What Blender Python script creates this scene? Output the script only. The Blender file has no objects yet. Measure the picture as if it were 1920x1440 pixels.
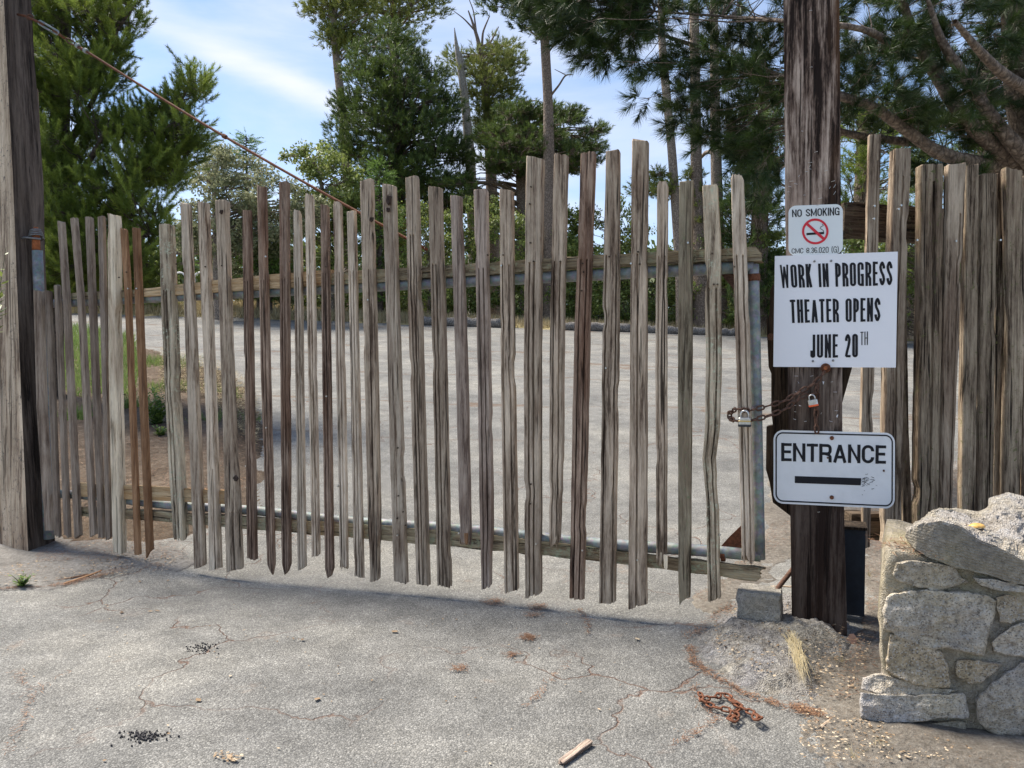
import bpy, math, random
import numpy as np
from mathutils import Vector, Matrix

random.seed(7)
rng = np.random.default_rng(7)
S = bpy.context.scene
COL = S.collection

# ------------------------------------------------------------------ camera, light, exposure
CAM_H = 1.24
FPX = 1442.0
PITCH = math.atan(45 / FPX)
cam_d = bpy.data.cameras.new('camera')
cam = bpy.data.objects.new('camera', cam_d)
COL.objects.link(cam)
cam.location = (0, 0, CAM_H)
cam.rotation_euler = (math.pi / 2 - PITCH, 0, 0)
cam_d.sensor_width = 36
cam_d.lens = 36 * FPX / 1920
cam_d.clip_start = 0.05
cam_d.clip_end = 3000
S.camera = cam

SUN_EL = math.radians(56)
SUN_TRAVEL = math.radians(-31)      # direction the light travels in, seen from above (0 = +x)
world = bpy.data.worlds.new('World')
S.world = world
world.use_nodes = True
wn, wl = world.node_tree.nodes, world.node_tree.links
wn.clear()
w_out = wn.new('ShaderNodeOutputWorld')
w_bg = wn.new('ShaderNodeBackground')
w_bg.inputs['Strength'].default_value = 0.094
sky = wn.new('ShaderNodeTexSky')
sky.sky_type = 'NISHITA'
sky.sun_disc = False
sky.sun_elevation = SUN_EL
_sx, _sy = -math.cos(SUN_TRAVEL), -math.sin(SUN_TRAVEL)
sky.sun_rotation = math.atan2(_sx, _sy)
sky.air_density = 1.0
sky.dust_density = 0.4
sky.ozone_density = 4.0
# thin cirrus: noise stretched over the direction vector
w_tc = wn.new('ShaderNodeTexCoord')
w_map = wn.new('ShaderNodeMapping')
w_map.inputs['Rotation'].default_value = (0.0, math.radians(24), 0.0)
w_map.inputs['Scale'].default_value = (1.3, 1.3, 5.0)
w_map.inputs['Location'].default_value = (0.35, 0.0, 0.62)
w_n1 = wn.new('ShaderNodeTexNoise')
w_n1.inputs['Scale'].default_value = 1.9
w_n1.inputs['Detail'].default_value = 7
w_n1.inputs['Roughness'].default_value = 0.55
w_n1.inputs['Distortion'].default_value = 0.35
w_r = wn.new('ShaderNodeValToRGB')
w_r.color_ramp.elements[0].position = 0.40
w_r.color_ramp.elements[0].color = (0.0, 0.0, 0.0, 1)
w_r.color_ramp.elements[1].position = 0.72
w_r.color_ramp.elements[1].color = (0.65, 0.65, 0.65, 1)
w_mix = wn.new('ShaderNodeMix')
w_mix.data_type = 'RGBA'
w_mix.inputs[7].default_value = (4.1, 4.25, 4.85, 1)
wl.new(w_tc.outputs['Generated'], w_map.inputs['Vector'])
wl.new(w_map.outputs['Vector'], w_n1.inputs['Vector'])
wl.new(w_n1.outputs['Fac'], w_r.inputs['Fac'])
# one long cirrus streak: a soft band along a great circle, frayed by noise
def _dir(px, py):
    v = Vector(((px - 960) / 1442, 1.0, (675 - py) / 1442)); return v.normalized()
_na = _dir(240, 20); _nb = _dir(680, 215)
_pole = _na.cross(_nb).normalized(); _mid = (_na * .35 + _nb * .65).normalized()
def _dot(v):
    n = wn.new('ShaderNodeVectorMath'); n.operation = 'DOT_PRODUCT'
    wl.new(w_tc.outputs['Generated'], n.inputs[0]); n.inputs[1].default_value = tuple(v); return n.outputs['Value']
def _m(op, a, b=0.0):
    n = wn.new('ShaderNodeMath'); n.operation = op
    for i, s in ((0, a), (1, b)):
        if hasattr(s, 'links'): wl.new(s, n.inputs[i])
        else: n.inputs[i].default_value = s
    return n.outputs[0]
w_n2 = wn.new('ShaderNodeTexNoise'); w_n2.inputs['Scale'].default_value = 5.0; w_n2.inputs['Detail'].default_value = 6
w_m2 = wn.new('ShaderNodeMapping'); w_m2.inputs['Scale'].default_value = (.7, 1, 3.0); w_m2.inputs['Rotation'].default_value = (0, math.radians(24), 0)
wl.new(w_tc.outputs['Generated'], w_m2.inputs['Vector']); wl.new(w_m2.outputs['Vector'], w_n2.inputs['Vector'])
_d = _m('ADD', _dot(_pole), _m('MULTIPLY', _m('SUBTRACT', w_n2.outputs['Fac'], 0.5), 0.06))
_band = _m('POWER', 2.718, _m('MULTIPLY', _m('MULTIPLY', _d, _d), -3200.0))
_al = _m('POWER', _m('MAXIMUM', _dot(_mid), 0.0), 26.0)
_streak = _m('MULTIPLY', _m('MULTIPLY', _band, _al), 0.6)
_cl = _m('MINIMUM', _m('ADD', w_r.outputs['Color'], _streak), 1.0)
wl.new(_cl, w_mix.inputs[0])
w_hs = wn.new('ShaderNodeHueSaturation'); w_hs.inputs['Saturation'].default_value = 0.98; w_hs.inputs['Value'].default_value = 0.8
wl.new(sky.outputs['Color'], w_hs.inputs['Color'])
wl.new(w_hs.outputs['Color'], w_mix.inputs[6])
wl.new(w_mix.outputs[2], w_bg.inputs['Color'])
wl.new(w_bg.outputs['Background'], w_out.inputs['Surface'])

sun_d = bpy.data.lights.new('sun', 'SUN')
sun_d.energy = 3.5
sun_d.angle = math.radians(20)
sun_d.color = (1.0, 0.93, 0.82)
sun = bpy.data.objects.new('sun', sun_d)
COL.objects.link(sun)
_tr = Vector((math.cos(SUN_TRAVEL) * math.cos(SUN_EL), math.sin(SUN_TRAVEL) * math.cos(SUN_EL), -math.sin(SUN_EL)))
sun.rotation_euler = _tr.to_track_quat('-Z', 'Y').to_euler()

S.view_settings.view_transform = 'Standard'
S.view_settings.look = 'None'
S.view_settings.exposure = 1.38
S.view_settings.gamma = 1.0
S.view_settings.use_curve_mapping = False
S.cycles.max_bounces = 6
S.cycles.transparent_max_bounces = 6

# ------------------------------------------------------------------ projection helpers (photograph pixel -> place)
_cp, _sp = math.cos(PITCH), math.sin(PITCH)
def ray(px, py):
    u = (px - 960) / FPX; v = (720 - py) / FPX
    return Vector((u, _cp + v * _sp, -_sp + v * _cp))
EYE = Vector((0, 0, CAM_H))
def at(px, py, Y):
    d = ray(px, py)
    return EYE + d * (Y / d.y)
def hit(px, py, P, n):
    d = ray(px, py)
    return EYE + d * ((P - EYE).dot(n) / d.dot(n))

# ------------------------------------------------------------------ numpy value noise
def _hash(i, j, k, seed):
    h = (i * 374761393 + j * 668265263 + k * 2147483647 + seed * 1274126177) & 0x7fffffff
    h = ((h ^ (h >> 13)) * 1274126177) & 0x7fffffff
    h = (h ^ (h >> 16)) & 0xffff
    return h / 65535.0
def vnoise(P, seed=0):
    P = np.asarray(P, dtype=np.float64)
    f = np.floor(P).astype(np.int64); t = P - f
    t = t * t * (3 - 2 * t)
    r = 0
    for a in (0, 1):
        for b in (0, 1):
            for c in (0, 1):
                w = (t[:, 0] if a else 1 - t[:, 0]) * (t[:, 1] if b else 1 - t[:, 1]) * (t[:, 2] if c else 1 - t[:, 2])
                r = r + w * _hash(f[:, 0] + a, f[:, 1] + b, f[:, 2] + c, seed)
    return r * 2 - 1
def fbm(P, octv=4, seed=0, lac=2.1, gain=0.5):
    P = np.asarray(P, dtype=np.float64)
    r = 0; a = 1.0; s = 0
    for o in range(octv):
        r = r + a * vnoise(P + 13.7 * o, seed + o); s += a
        P = P * lac; a *= gain
    return r / s

# ------------------------------------------------------------------ object helpers
def link_mesh(name, verts, faces, mat, parent=None, smooth=False, loc=None):
    me = bpy.data.meshes.new(name)
    verts = np.asarray(verts, dtype=np.float64).reshape(-1, 3)
    if loc is not None:
        verts = verts - np.array(loc)
    me.from_pydata(verts.tolist(), [], faces)
    me.materials.append(mat)
    if smooth:
        me.polygons.foreach_set('use_smooth', [True] * len(me.polygons))
    me.update()
    o = bpy.data.objects.new(name, me)
    COL.objects.link(o)
    if loc is not None:
        o.location = loc
    if parent is not None:
        o.parent = parent
        if parent.location.length > 0 or True:
            o.location = Vector(loc if loc is not None else (0, 0, 0)) - WORLD_LOC(parent)
    return o
def WORLD_LOC(o):
    v = Vector((0, 0, 0))
    while o is not None:
        v = v + Vector(o.location); o = o.parent
    return v
def fast_mesh(name, verts, nper, mat, parent=None, loc=None, attr=None, smooth=False):
    """verts (N*nper,3): disjoint polygons of nper corners"""
    verts = np.asarray(verts, dtype=np.float32).reshape(-1, 3)
    if loc is not None:
        verts = verts - np.array(loc, dtype=np.float32)
    nv = len(verts); nf = nv // nper
    me = bpy.data.meshes.new(name)
    me.vertices.add(nv); me.vertices.foreach_set('co', verts.ravel())
    me.loops.add(nv); me.loops.foreach_set('vertex_index', np.arange(nv, dtype=np.int32))
    me.polygons.add(nf); me.polygons.foreach_set('loop_start', np.arange(0, nv, nper, dtype=np.int32))
    try: me.polygons.foreach_set('loop_total', np.full(nf, nper, dtype=np.int32))
    except Exception: pass
    if attr is not None:
        a = me.attributes.new('tint', 'FLOAT', 'POINT')
        a.data.foreach_set('value', np.asarray(attr, dtype=np.float32))
    me.materials.append(mat)
    me.update(calc_edges=True)
    o = bpy.data.objects.new(name, me)
    COL.objects.link(o)
    if loc is not None: o.location = loc
    if parent is not None:
        o.parent = parent
        o.location = Vector(loc if loc is not None else (0, 0, 0)) - WORLD_LOC(parent)
    return o
def empty(name, loc, label, cat, group=None, kind=None):
    o = bpy.data.objects.new(name, None)
    o.empty_display_size = 0.1
    o.location = loc
    COL.objects.link(o)
    return tag(o, label, cat, group, kind)
def tag(o, label=None, cat=None, group=None, kind=None):
    if label: o['label'] = label
    if cat: o['category'] = cat
    if group: o['group'] = group
    if kind: o['kind'] = kind
    return o

class MB:
    def __init__(s): s.v = []; s.f = []
    def add(s, verts, faces):
        b = len(s.v)
        s.v += [tuple(v) for v in verts]
        s.f += [tuple(i + b for i in f) for f in faces]
    def box(s, c, sx, sy, sz, R=None):
        vs = []
        for x in (-1, 1):
            for y in (-1, 1):
                for z in (-1, 1):
                    p = Vector((x * sx / 2, y * sy / 2, z * sz / 2))
                    if R is not None: p = R @ p
                    vs.append(Vector(c) + p)
        s.add(vs, [(0, 1, 3, 2), (4, 6, 7, 5), (0, 4, 5, 1), (2, 3, 7, 6), (0, 2, 6, 4), (1, 5, 7, 3)])
    def tube(s, pts, radii, n=8, caps=True, jitter=0.0):
        pts = [Vector(p) for p in pts]
        if not hasattr(radii, '__len__'): radii = [radii] * len(pts)
        up = None; rings = []
        for i, p in enumerate(pts):
            d = (pts[min(i + 1, len(pts) - 1)] - pts[max(i - 1, 0)]).normalized()
            if up is None:
                up = d.orthogonal().normalized()
            up = (up - d * up.dot(d)).normalized()
            si = d.cross(up)
            rings.append([p + (up * math.cos(2 * math.pi * k / n) + si * math.sin(2 * math.pi * k / n)) * radii[i] * (1 + jitter * random.uniform(-1, 1)) for k in range(n)])
        b = []
        for r in rings: b += r
        f = []
        for i in range(len(pts) - 1):
            for k in range(n):
                k2 = (k + 1) % n
                f.append((i * n + k, i * n + k2, (i + 1) * n + k2, (i + 1) * n + k))
        if caps:
            f.append(tuple(range(n - 1, -1, -1)))
            f.append(tuple((len(pts) - 1) * n + k for k in range(n)))
        s.add(b, f)
    def build(s, name, mat, parent=None, smooth=False, loc=None):
        return link_mesh(name, s.v, s.f, mat, parent, smooth, loc)

# ------------------------------------------------------------------ materials
def new_mat(name):
    m = bpy.data.materials.new(name)
    m.use_nodes = True
    nt = m.node_tree
    b = nt.nodes['Principled BSDF']
    return m, nt, b
def N(nt, t, **kw):
    n = nt.nodes.new(t)
    for k, v in kw.items():
        if k.startswith('i_'): n.inputs[k[2:].replace('_', ' ')].default_value = v
        else: setattr(n, k, v)
    return n
def ramp(nt, src, stops, interp='LINEAR'):
    r = nt.nodes.new('ShaderNodeValToRGB')
    r.color_ramp.interpolation = interp
    el = r.color_ramp.elements
    while len(el) < len(stops): el.new(0.5)
    for e, (p, c) in zip(el, stops):
        e.position = p
        e.color = (c, c, c, 1) if not hasattr(c, '__len__') else (*c, 1)
    nt.links.new(src, r.inputs['Fac'])
    return r.outputs['Color']
def mixc(nt, fac, a, b, blend='MIX'):
    m = nt.nodes.new('ShaderNodeMix'); m.data_type = 'RGBA'; m.blend_type = blend
    for i, s in ((0, fac), (6, a), (7, b)):
        if hasattr(s, 'is_linked') or hasattr(s, 'links'): nt.links.new(s, m.inputs[i])
        elif i == 0: m.inputs[0].default_value = s
        else: m.inputs[i].default_value = (*s, 1)
    return m.outputs[2]
def math_(nt, op, a, b=0.0):
    m = nt.nodes.new('ShaderNodeMath'); m.operation = op
    for i, s in ((0, a), (1, b)):
        if hasattr(s, 'links'): nt.links.new(s, m.inputs[i])
        else: m.inputs[i].default_value = s
    return m.outputs[0]
def noise(nt, vec, scale, detail=4, rough=0.55, dist=0.0):
    n = N(nt, 'ShaderNodeTexNoise')
    n.inputs['Scale'].default_value = scale; n.inputs['Detail'].default_value = detail
    n.inputs['Roughness'].default_value = rough; n.inputs['Distortion'].default_value = dist
    nt.links.new(vec, n.inputs['Vector'])
    return n.outputs['Fac']
def bump(nt, b, h, strength=0.5, dist=0.01, prev=None):
    n = N(nt, 'ShaderNodeBump'); n.inputs['Strength'].default_value = strength; n.inputs['Distance'].default_value = dist
    nt.links.new(h, n.inputs['Height'])
    if prev is not None: nt.links.new(prev, n.inputs['Normal'])
    nt.links.new(n.outputs['Normal'], b.inputs['Normal'])
    return n.outputs['Normal']
def mapping(nt, vec, scale=(1, 1, 1), loc=(0, 0, 0), rot=(0, 0, 0)):
    m = N(nt, 'ShaderNodeMapping')
    m.inputs['Scale'].default_value = scale; m.inputs['Location'].default_value = loc; m.inputs['Rotation'].default_value = rot
    nt.links.new(vec, m.inputs['Vector'])
    return m.outputs['Vector']

def wood(name, light, mid, dark, moss=0.0, mosscol=(0.36, 0.38, 0.22), crack=1.0, warm=0.0, warmcol=(0.28, 0.14, 0.05), k=1.0, low_dark=0.0, con=1.0, warmpos=(0.5, 0.62)):
    m, nt, b = new_mat(name)
    tc = N(nt, 'ShaderNodeTexCoord')
    oi = N(nt, 'ShaderNodeObjectInfo')
    off = N(nt, 'ShaderNodeVectorMath', operation='ADD')
    sc = N(nt, 'ShaderNodeVectorMath', operation='SCALE'); sc.inputs['Scale'].default_value = 37.0
    comb = N(nt, 'ShaderNodeCombineXYZ')
    for i in range(3): nt.links.new(oi.outputs['Random'], comb.inputs[i])
    nt.links.new(comb.outputs[0], sc.inputs[0])
    nt.links.new(tc.outputs['Object'], off.inputs[0]); nt.links.new(sc.outputs[0], off.inputs[1])
    V = off.outputs[0]
    g1 = noise(nt, mapping(nt, V, (1, 1, 0.045)), 95 * k, 5, 0.7, 0.25)
    g2 = noise(nt, mapping(nt, V, (1, 1, 0.07)), 30 * k, 5, 0.62, 0.5)
    g3 = noise(nt, mapping(nt, V, (1, 1, 0.22)), 7 * k, 6, 0.68, 0.5)
    g4 = noise(nt, mapping(nt, V, (1, 1, 0.25)), 120 * max(k, .8), 4, 0.75, 0.0)
    s = math_(nt, 'ADD', math_(nt, 'MULTIPLY', g1, 0.34), math_(nt, 'ADD', math_(nt, 'MULTIPLY', g2, 0.34), math_(nt, 'ADD', math_(nt, 'MULTIPLY', g3, 0.22), math_(nt, 'MULTIPLY', g4, 0.10))))
    w_ = 0.074 / con
    c = ramp(nt, s, [(0.5 - w_, dark), (0.5 - w_ * .35, mid), (0.5 + w_ * .25, tuple(a * .5 + q * .5 for a, q in zip(mid, light))), (0.5 + w_, light), (0.5 + w_ * 2.2, tuple(min(.88, x * 1.35) for x in light))])
    g5 = noise(nt, mapping(nt, V, (1, 1, 0.3)), 4.5 * k, 5, 0.7, 0.8)
    c = mixc(nt, 1.0, c, ramp(nt, g5, [(0.36, (0.80, 0.73, 0.69)), (0.5, (1.13, 1.11, 1.08)), (0.64, (1.38, 1.36, 1.34))]), 'MULTIPLY')
    br = math_(nt, 'ADD', math_(nt, 'MULTIPLY', oi.outputs['Random'], 0.38), 0.80)
    cb = N(nt, 'ShaderNodeCombineColor')
    for i in range(3): nt.links.new(br, cb.inputs[i])
    c = mixc(nt, 1.0, c, cb.outputs[0], 'MULTIPLY')
    if warm > 0:
        w = ramp(nt, noise(nt, mapping(nt, V, (1.5, 1.5, 0.10)), 9 * k, 4, 0.6, 0.4), [(warmpos[0], 0.0), (warmpos[1], 1.0)])
        c = mixc(nt, math_(nt, 'MULTIPLY', w, warm), c, warmcol)
    # checks: long dark cracks following the grain
    ck = ramp(nt, noise(nt, mapping(nt, V, (1, 1, 0.03)), 48 * max(k, .75), 3, 0.55, 1.0), [(0.325, 1.0), (0.38, 0.0)])
    ckf = math_(nt, 'MULTIPLY', ck, min(1.0, 0.85 * crack))
    c = mixc(nt, ckf, c, tuple(x * 0.25 for x in dark))
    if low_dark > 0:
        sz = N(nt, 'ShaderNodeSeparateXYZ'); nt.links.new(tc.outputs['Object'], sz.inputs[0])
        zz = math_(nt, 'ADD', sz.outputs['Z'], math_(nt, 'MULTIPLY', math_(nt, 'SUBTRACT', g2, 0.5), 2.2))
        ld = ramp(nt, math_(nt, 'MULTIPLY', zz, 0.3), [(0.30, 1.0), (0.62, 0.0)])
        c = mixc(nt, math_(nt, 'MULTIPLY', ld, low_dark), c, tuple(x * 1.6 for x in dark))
    if moss > 0:
        mo = noise(nt, V, 42, 8, 0.75, 0.4)
        mk = math_(nt, 'MULTIPLY', ramp(nt, mo, [(0.58 - moss * .12, 0.0), (0.64 - moss * .10, 1.0)]), ramp(nt, noise(nt, V, 6, 3), [(0.45, 0.0), (0.56, 1.0)]))
        c = mixc(nt, mk, c, mosscol)
    nt.links.new(c, b.inputs['Base Color'])
    b.inputs['Roughness'].default_value = 0.88
    b.inputs['Specular IOR Level'].default_value = 0.2
    h = math_(nt, 'SUBTRACT', math_(nt, 'ADD', math_(nt, 'MULTIPLY', g1, 0.8), math_(nt, 'MULTIPLY', g2, 1.2)), math_(nt, 'MULTIPLY', ckf, 1.2))
    bump(nt, b, h, 1.0, 0.016)
    return m

M = {}
M['grey'] = wood('weathered_grey_wood', (0.520, 0.424, 0.321), (0.296, 0.227, 0.167), (0.088, 0.061, 0.042), crack=1.0)
M['pale'] = wood('bleached_wood', (0.666, 0.561, 0.440), (0.447, 0.360, 0.273), (0.177, 0.123, 0.084), crack=0.9)
M['white'] = wood('white_bleached_wood', (0.832, 0.719, 0.554), (0.666, 0.561, 0.414), (0.343, 0.256, 0.176), crack=0.6, con=.8)
M['brown'] = wood('brown_weathered_wood', (0.374, 0.276, 0.207), (0.177, 0.118, 0.086), (0.057, 0.035, 0.025), crack=1.0, warm=0.4, warmcol=(0.17, 0.075, 0.038))
M['mauve'] = wood('mauve_grey_wood', (0.437, 0.350, 0.286), (0.260, 0.199, 0.160), (0.114, 0.079, 0.062), crack=0.6)
M['dull'] = wood('dull_grey_wood', (0.374, 0.305, 0.246), (0.244, 0.192, 0.151), (0.125, 0.089, 0.069), crack=0.4, con=.8)
M['olive'] = wood('olive_grey_wood', (0.385, 0.330, 0.233), (0.244, 0.204, 0.143), (0.094, 0.073, 0.048), crack=0.8, moss=0.1, mosscol=(.22, .23, .13))
M['orange'] = wood('orange_brown_wood', (0.44, 0.265, 0.15), (0.27, 0.145, 0.075), (0.14, 0.075, 0.045), crack=0.3, con=.8)
M['lichen'] = wood('lichened_wood', (0.603, 0.512, 0.378), (0.312, 0.251, 0.180), (0.088, 0.064, 0.044), crack=1.0, moss=0.45, mosscol=(0.55, 0.55, 0.40))
M['board'] = wood('lichened_board', (0.416, 0.350, 0.229), (0.250, 0.197, 0.128), (0.083, 0.064, 0.044), crack=1.0, moss=0.8, mosscol=(0.38, 0.385, 0.25))
M['newboard'] = wood('tan_board', (0.624, 0.473, 0.290), (0.458, 0.315, 0.176), (0.229, 0.138, 0.070), crack=0.4, warm=0.8, warmcol=(0.46, 0.26, 0.11))
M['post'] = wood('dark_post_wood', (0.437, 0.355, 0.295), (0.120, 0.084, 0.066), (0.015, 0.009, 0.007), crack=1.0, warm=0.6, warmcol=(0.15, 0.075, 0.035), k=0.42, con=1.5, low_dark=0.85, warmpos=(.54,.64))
M['blackwood'] = wood('stained_black_wood', (0.094, 0.069, 0.048), (0.040, 0.028, 0.019), (0.012, 0.009, 0.007), crack=1.0)
M['beam'] = wood('dark_beam_wood', (0.156, 0.118, 0.084), (0.078, 0.057, 0.040), (0.023, 0.016, 0.011), crack=1.0, moss=0.3, mosscol=(0.14, 0.14, 0.08))
M['fence'] = wood('fence_stake_wood', (0.416, 0.335, 0.242), (0.198, 0.150, 0.106), (0.047, 0.033, 0.022), crack=1.1, moss=0.1, mosscol=(0.15, 0.16, 0.06), con=1.1)
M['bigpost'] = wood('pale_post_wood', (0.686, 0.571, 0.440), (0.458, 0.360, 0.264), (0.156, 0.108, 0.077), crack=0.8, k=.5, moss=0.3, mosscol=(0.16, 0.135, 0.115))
M['bigpostshade'] = wood('dark_shaded_post_side', (0.156, 0.123, 0.101), (0.068, 0.051, 0.042), (0.021, 0.015, 0.011), crack=0.8, k=.5)  # brown stained wood, with the shade of the sunless side put into its colour

def simple(name, col, rough=0.6, metal=0.0, var=0.25, scale=30, bmp=0.2):
    m, nt, b = new_mat(name)
    tc = N(nt, 'ShaderNodeTexCoord')
    n1 = noise(nt, tc.outputs['Object'], scale, 6, 0.65)
    c = ramp(nt, n1, [(0.3, tuple(x * (1 - var) for x in col)), (0.7, tuple(min(1, x * (1 + var)) for x in col))])
    nt.links.new(c, b.inputs['Base Color'])
    b.inputs['Roughness'].default_value = rough
    b.inputs['Metallic'].default_value = metal
    if bmp: bump(nt, b, n1, bmp, 0.003)
    return m
def galv():
    m, nt, b = new_mat('galvanised_steel')
    tc = N(nt, 'ShaderNodeTexCoord')
    v = N(nt, 'ShaderNodeTexVoronoi'); v.inputs['Scale'].default_value = 60
    nt.links.new(tc.outputs['Object'], v.inputs['Vector'])
    n1 = noise(nt, tc.outputs['Object'], 18, 6, 0.65)
    c = ramp(nt, n1, [(0.3, (0.13, 0.145, 0.148)), (0.55, (0.25, 0.27, 0.268)), (0.75, (0.38, 0.395, 0.385))])
    c = mixc(nt, 0.18, c, v.outputs['Color'], 'SOFT_LIGHT')
    r = ramp(nt, noise(nt, tc.outputs['Object'], 6, 5, 0.7), [(0.62, 0.0), (0.72, 1.0)])
    c = mixc(nt, math_(nt, 'MULTIPLY', r, 0.6), c, (0.20, 0.12, 0.07))
    nt.links.new(c, b.inputs['Base Color'])
    b.inputs['Metallic'].default_value = 0.25
    b.inputs['Roughness'].default_value = 0.62
    bump(nt, b, n1, 0.15, 0.002)
    return m
M['galv'] = galv()
M['rust'] = simple('rusty_iron', (0.15, 0.055, 0.026), 0.85, 0.2, 0.6, 90, 0.8)
M['rustdark'] = simple('dark_rusty_iron', (0.125, 0.066, 0.044), 0.8, 0.4, 0.6, 120, 0.8)
M['rustorange'] = simple('orange_rust', (0.34, 0.11, 0.04), 0.85, 0.1, 0.4, 60, 0.5)
M['steel'] = simple('bright_steel', (0.55, 0.54, 0.52), 0.32, 0.9, 0.2, 80, 0.1)
M['brass'] = simple('brass_band', (0.60, 0.42, 0.16), 0.4, 0.7, 0.2, 60, 0.1)
M['blackrub'] = simple('black_rubber', (0.025, 0.027, 0.03), 0.6, 0, 0.3, 60, 0.1)
M['orangeplastic'] = simple('orange_plastic', (0.85, 0.13, 0.03), 0.45, 0, 0.1, 40, 0.0)
M['screw'] = simple('grey_screw_metal', (0.20, 0.20, 0.20), 0.5, 0.6, 0.3, 90, 0.1)
M['bluebox'] = simple('dark_blue_paint', (0.016, 0.026, 0.042), 0.55, 0.1, 0.4, 14, 0.2)
def signmat(name, col, dirt):
    m, nt, b = new_mat(name)
    tc = N(nt, 'ShaderNodeTexCoord')
    n1 = noise(nt, tc.outputs['Object'], 9, 7, 0.7)
    n2 = noise(nt, tc.outputs['Object'], 70, 5, 0.7)
    k = math_(nt, 'MULTIPLY', ramp(nt, n1, [(0.45, 0.0), (0.75, 1.0)]), dirt)
    c = mixc(nt, k, col, tuple(x * 0.72 for x in col))
    sp = math_(nt, 'MULTIPLY', ramp(nt, n2, [(0.68, 0.0), (0.74, 1.0)]), dirt)
    c = mixc(nt, sp, c, (0.35, 0.33, 0.30))
    nt.links.new(c, b.inputs['Base Color'])
    b.inputs['Roughness'].default_value = 0.42
    return m
M['signwhite'] = signmat('white_sign_face', (0.86, 0.85, 0.87), 0.05)
M['signold'] = signmat('old_white_sign_face', (0.76, 0.775, 0.79), 0.4)
M['signold2'] = signmat('pale_sign_face', (0.78, 0.81, 0.80), 0.12)
M['ink'] = simple('black_sign_ink', (0.008, 0.008, 0.011), 0.85, 0, 0.2, 60, 0)
M['redink'] = simple('red_sign_ink', (0.66, 0.012, 0.03), 0.45, 0, 0.1, 40, 0)

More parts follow.
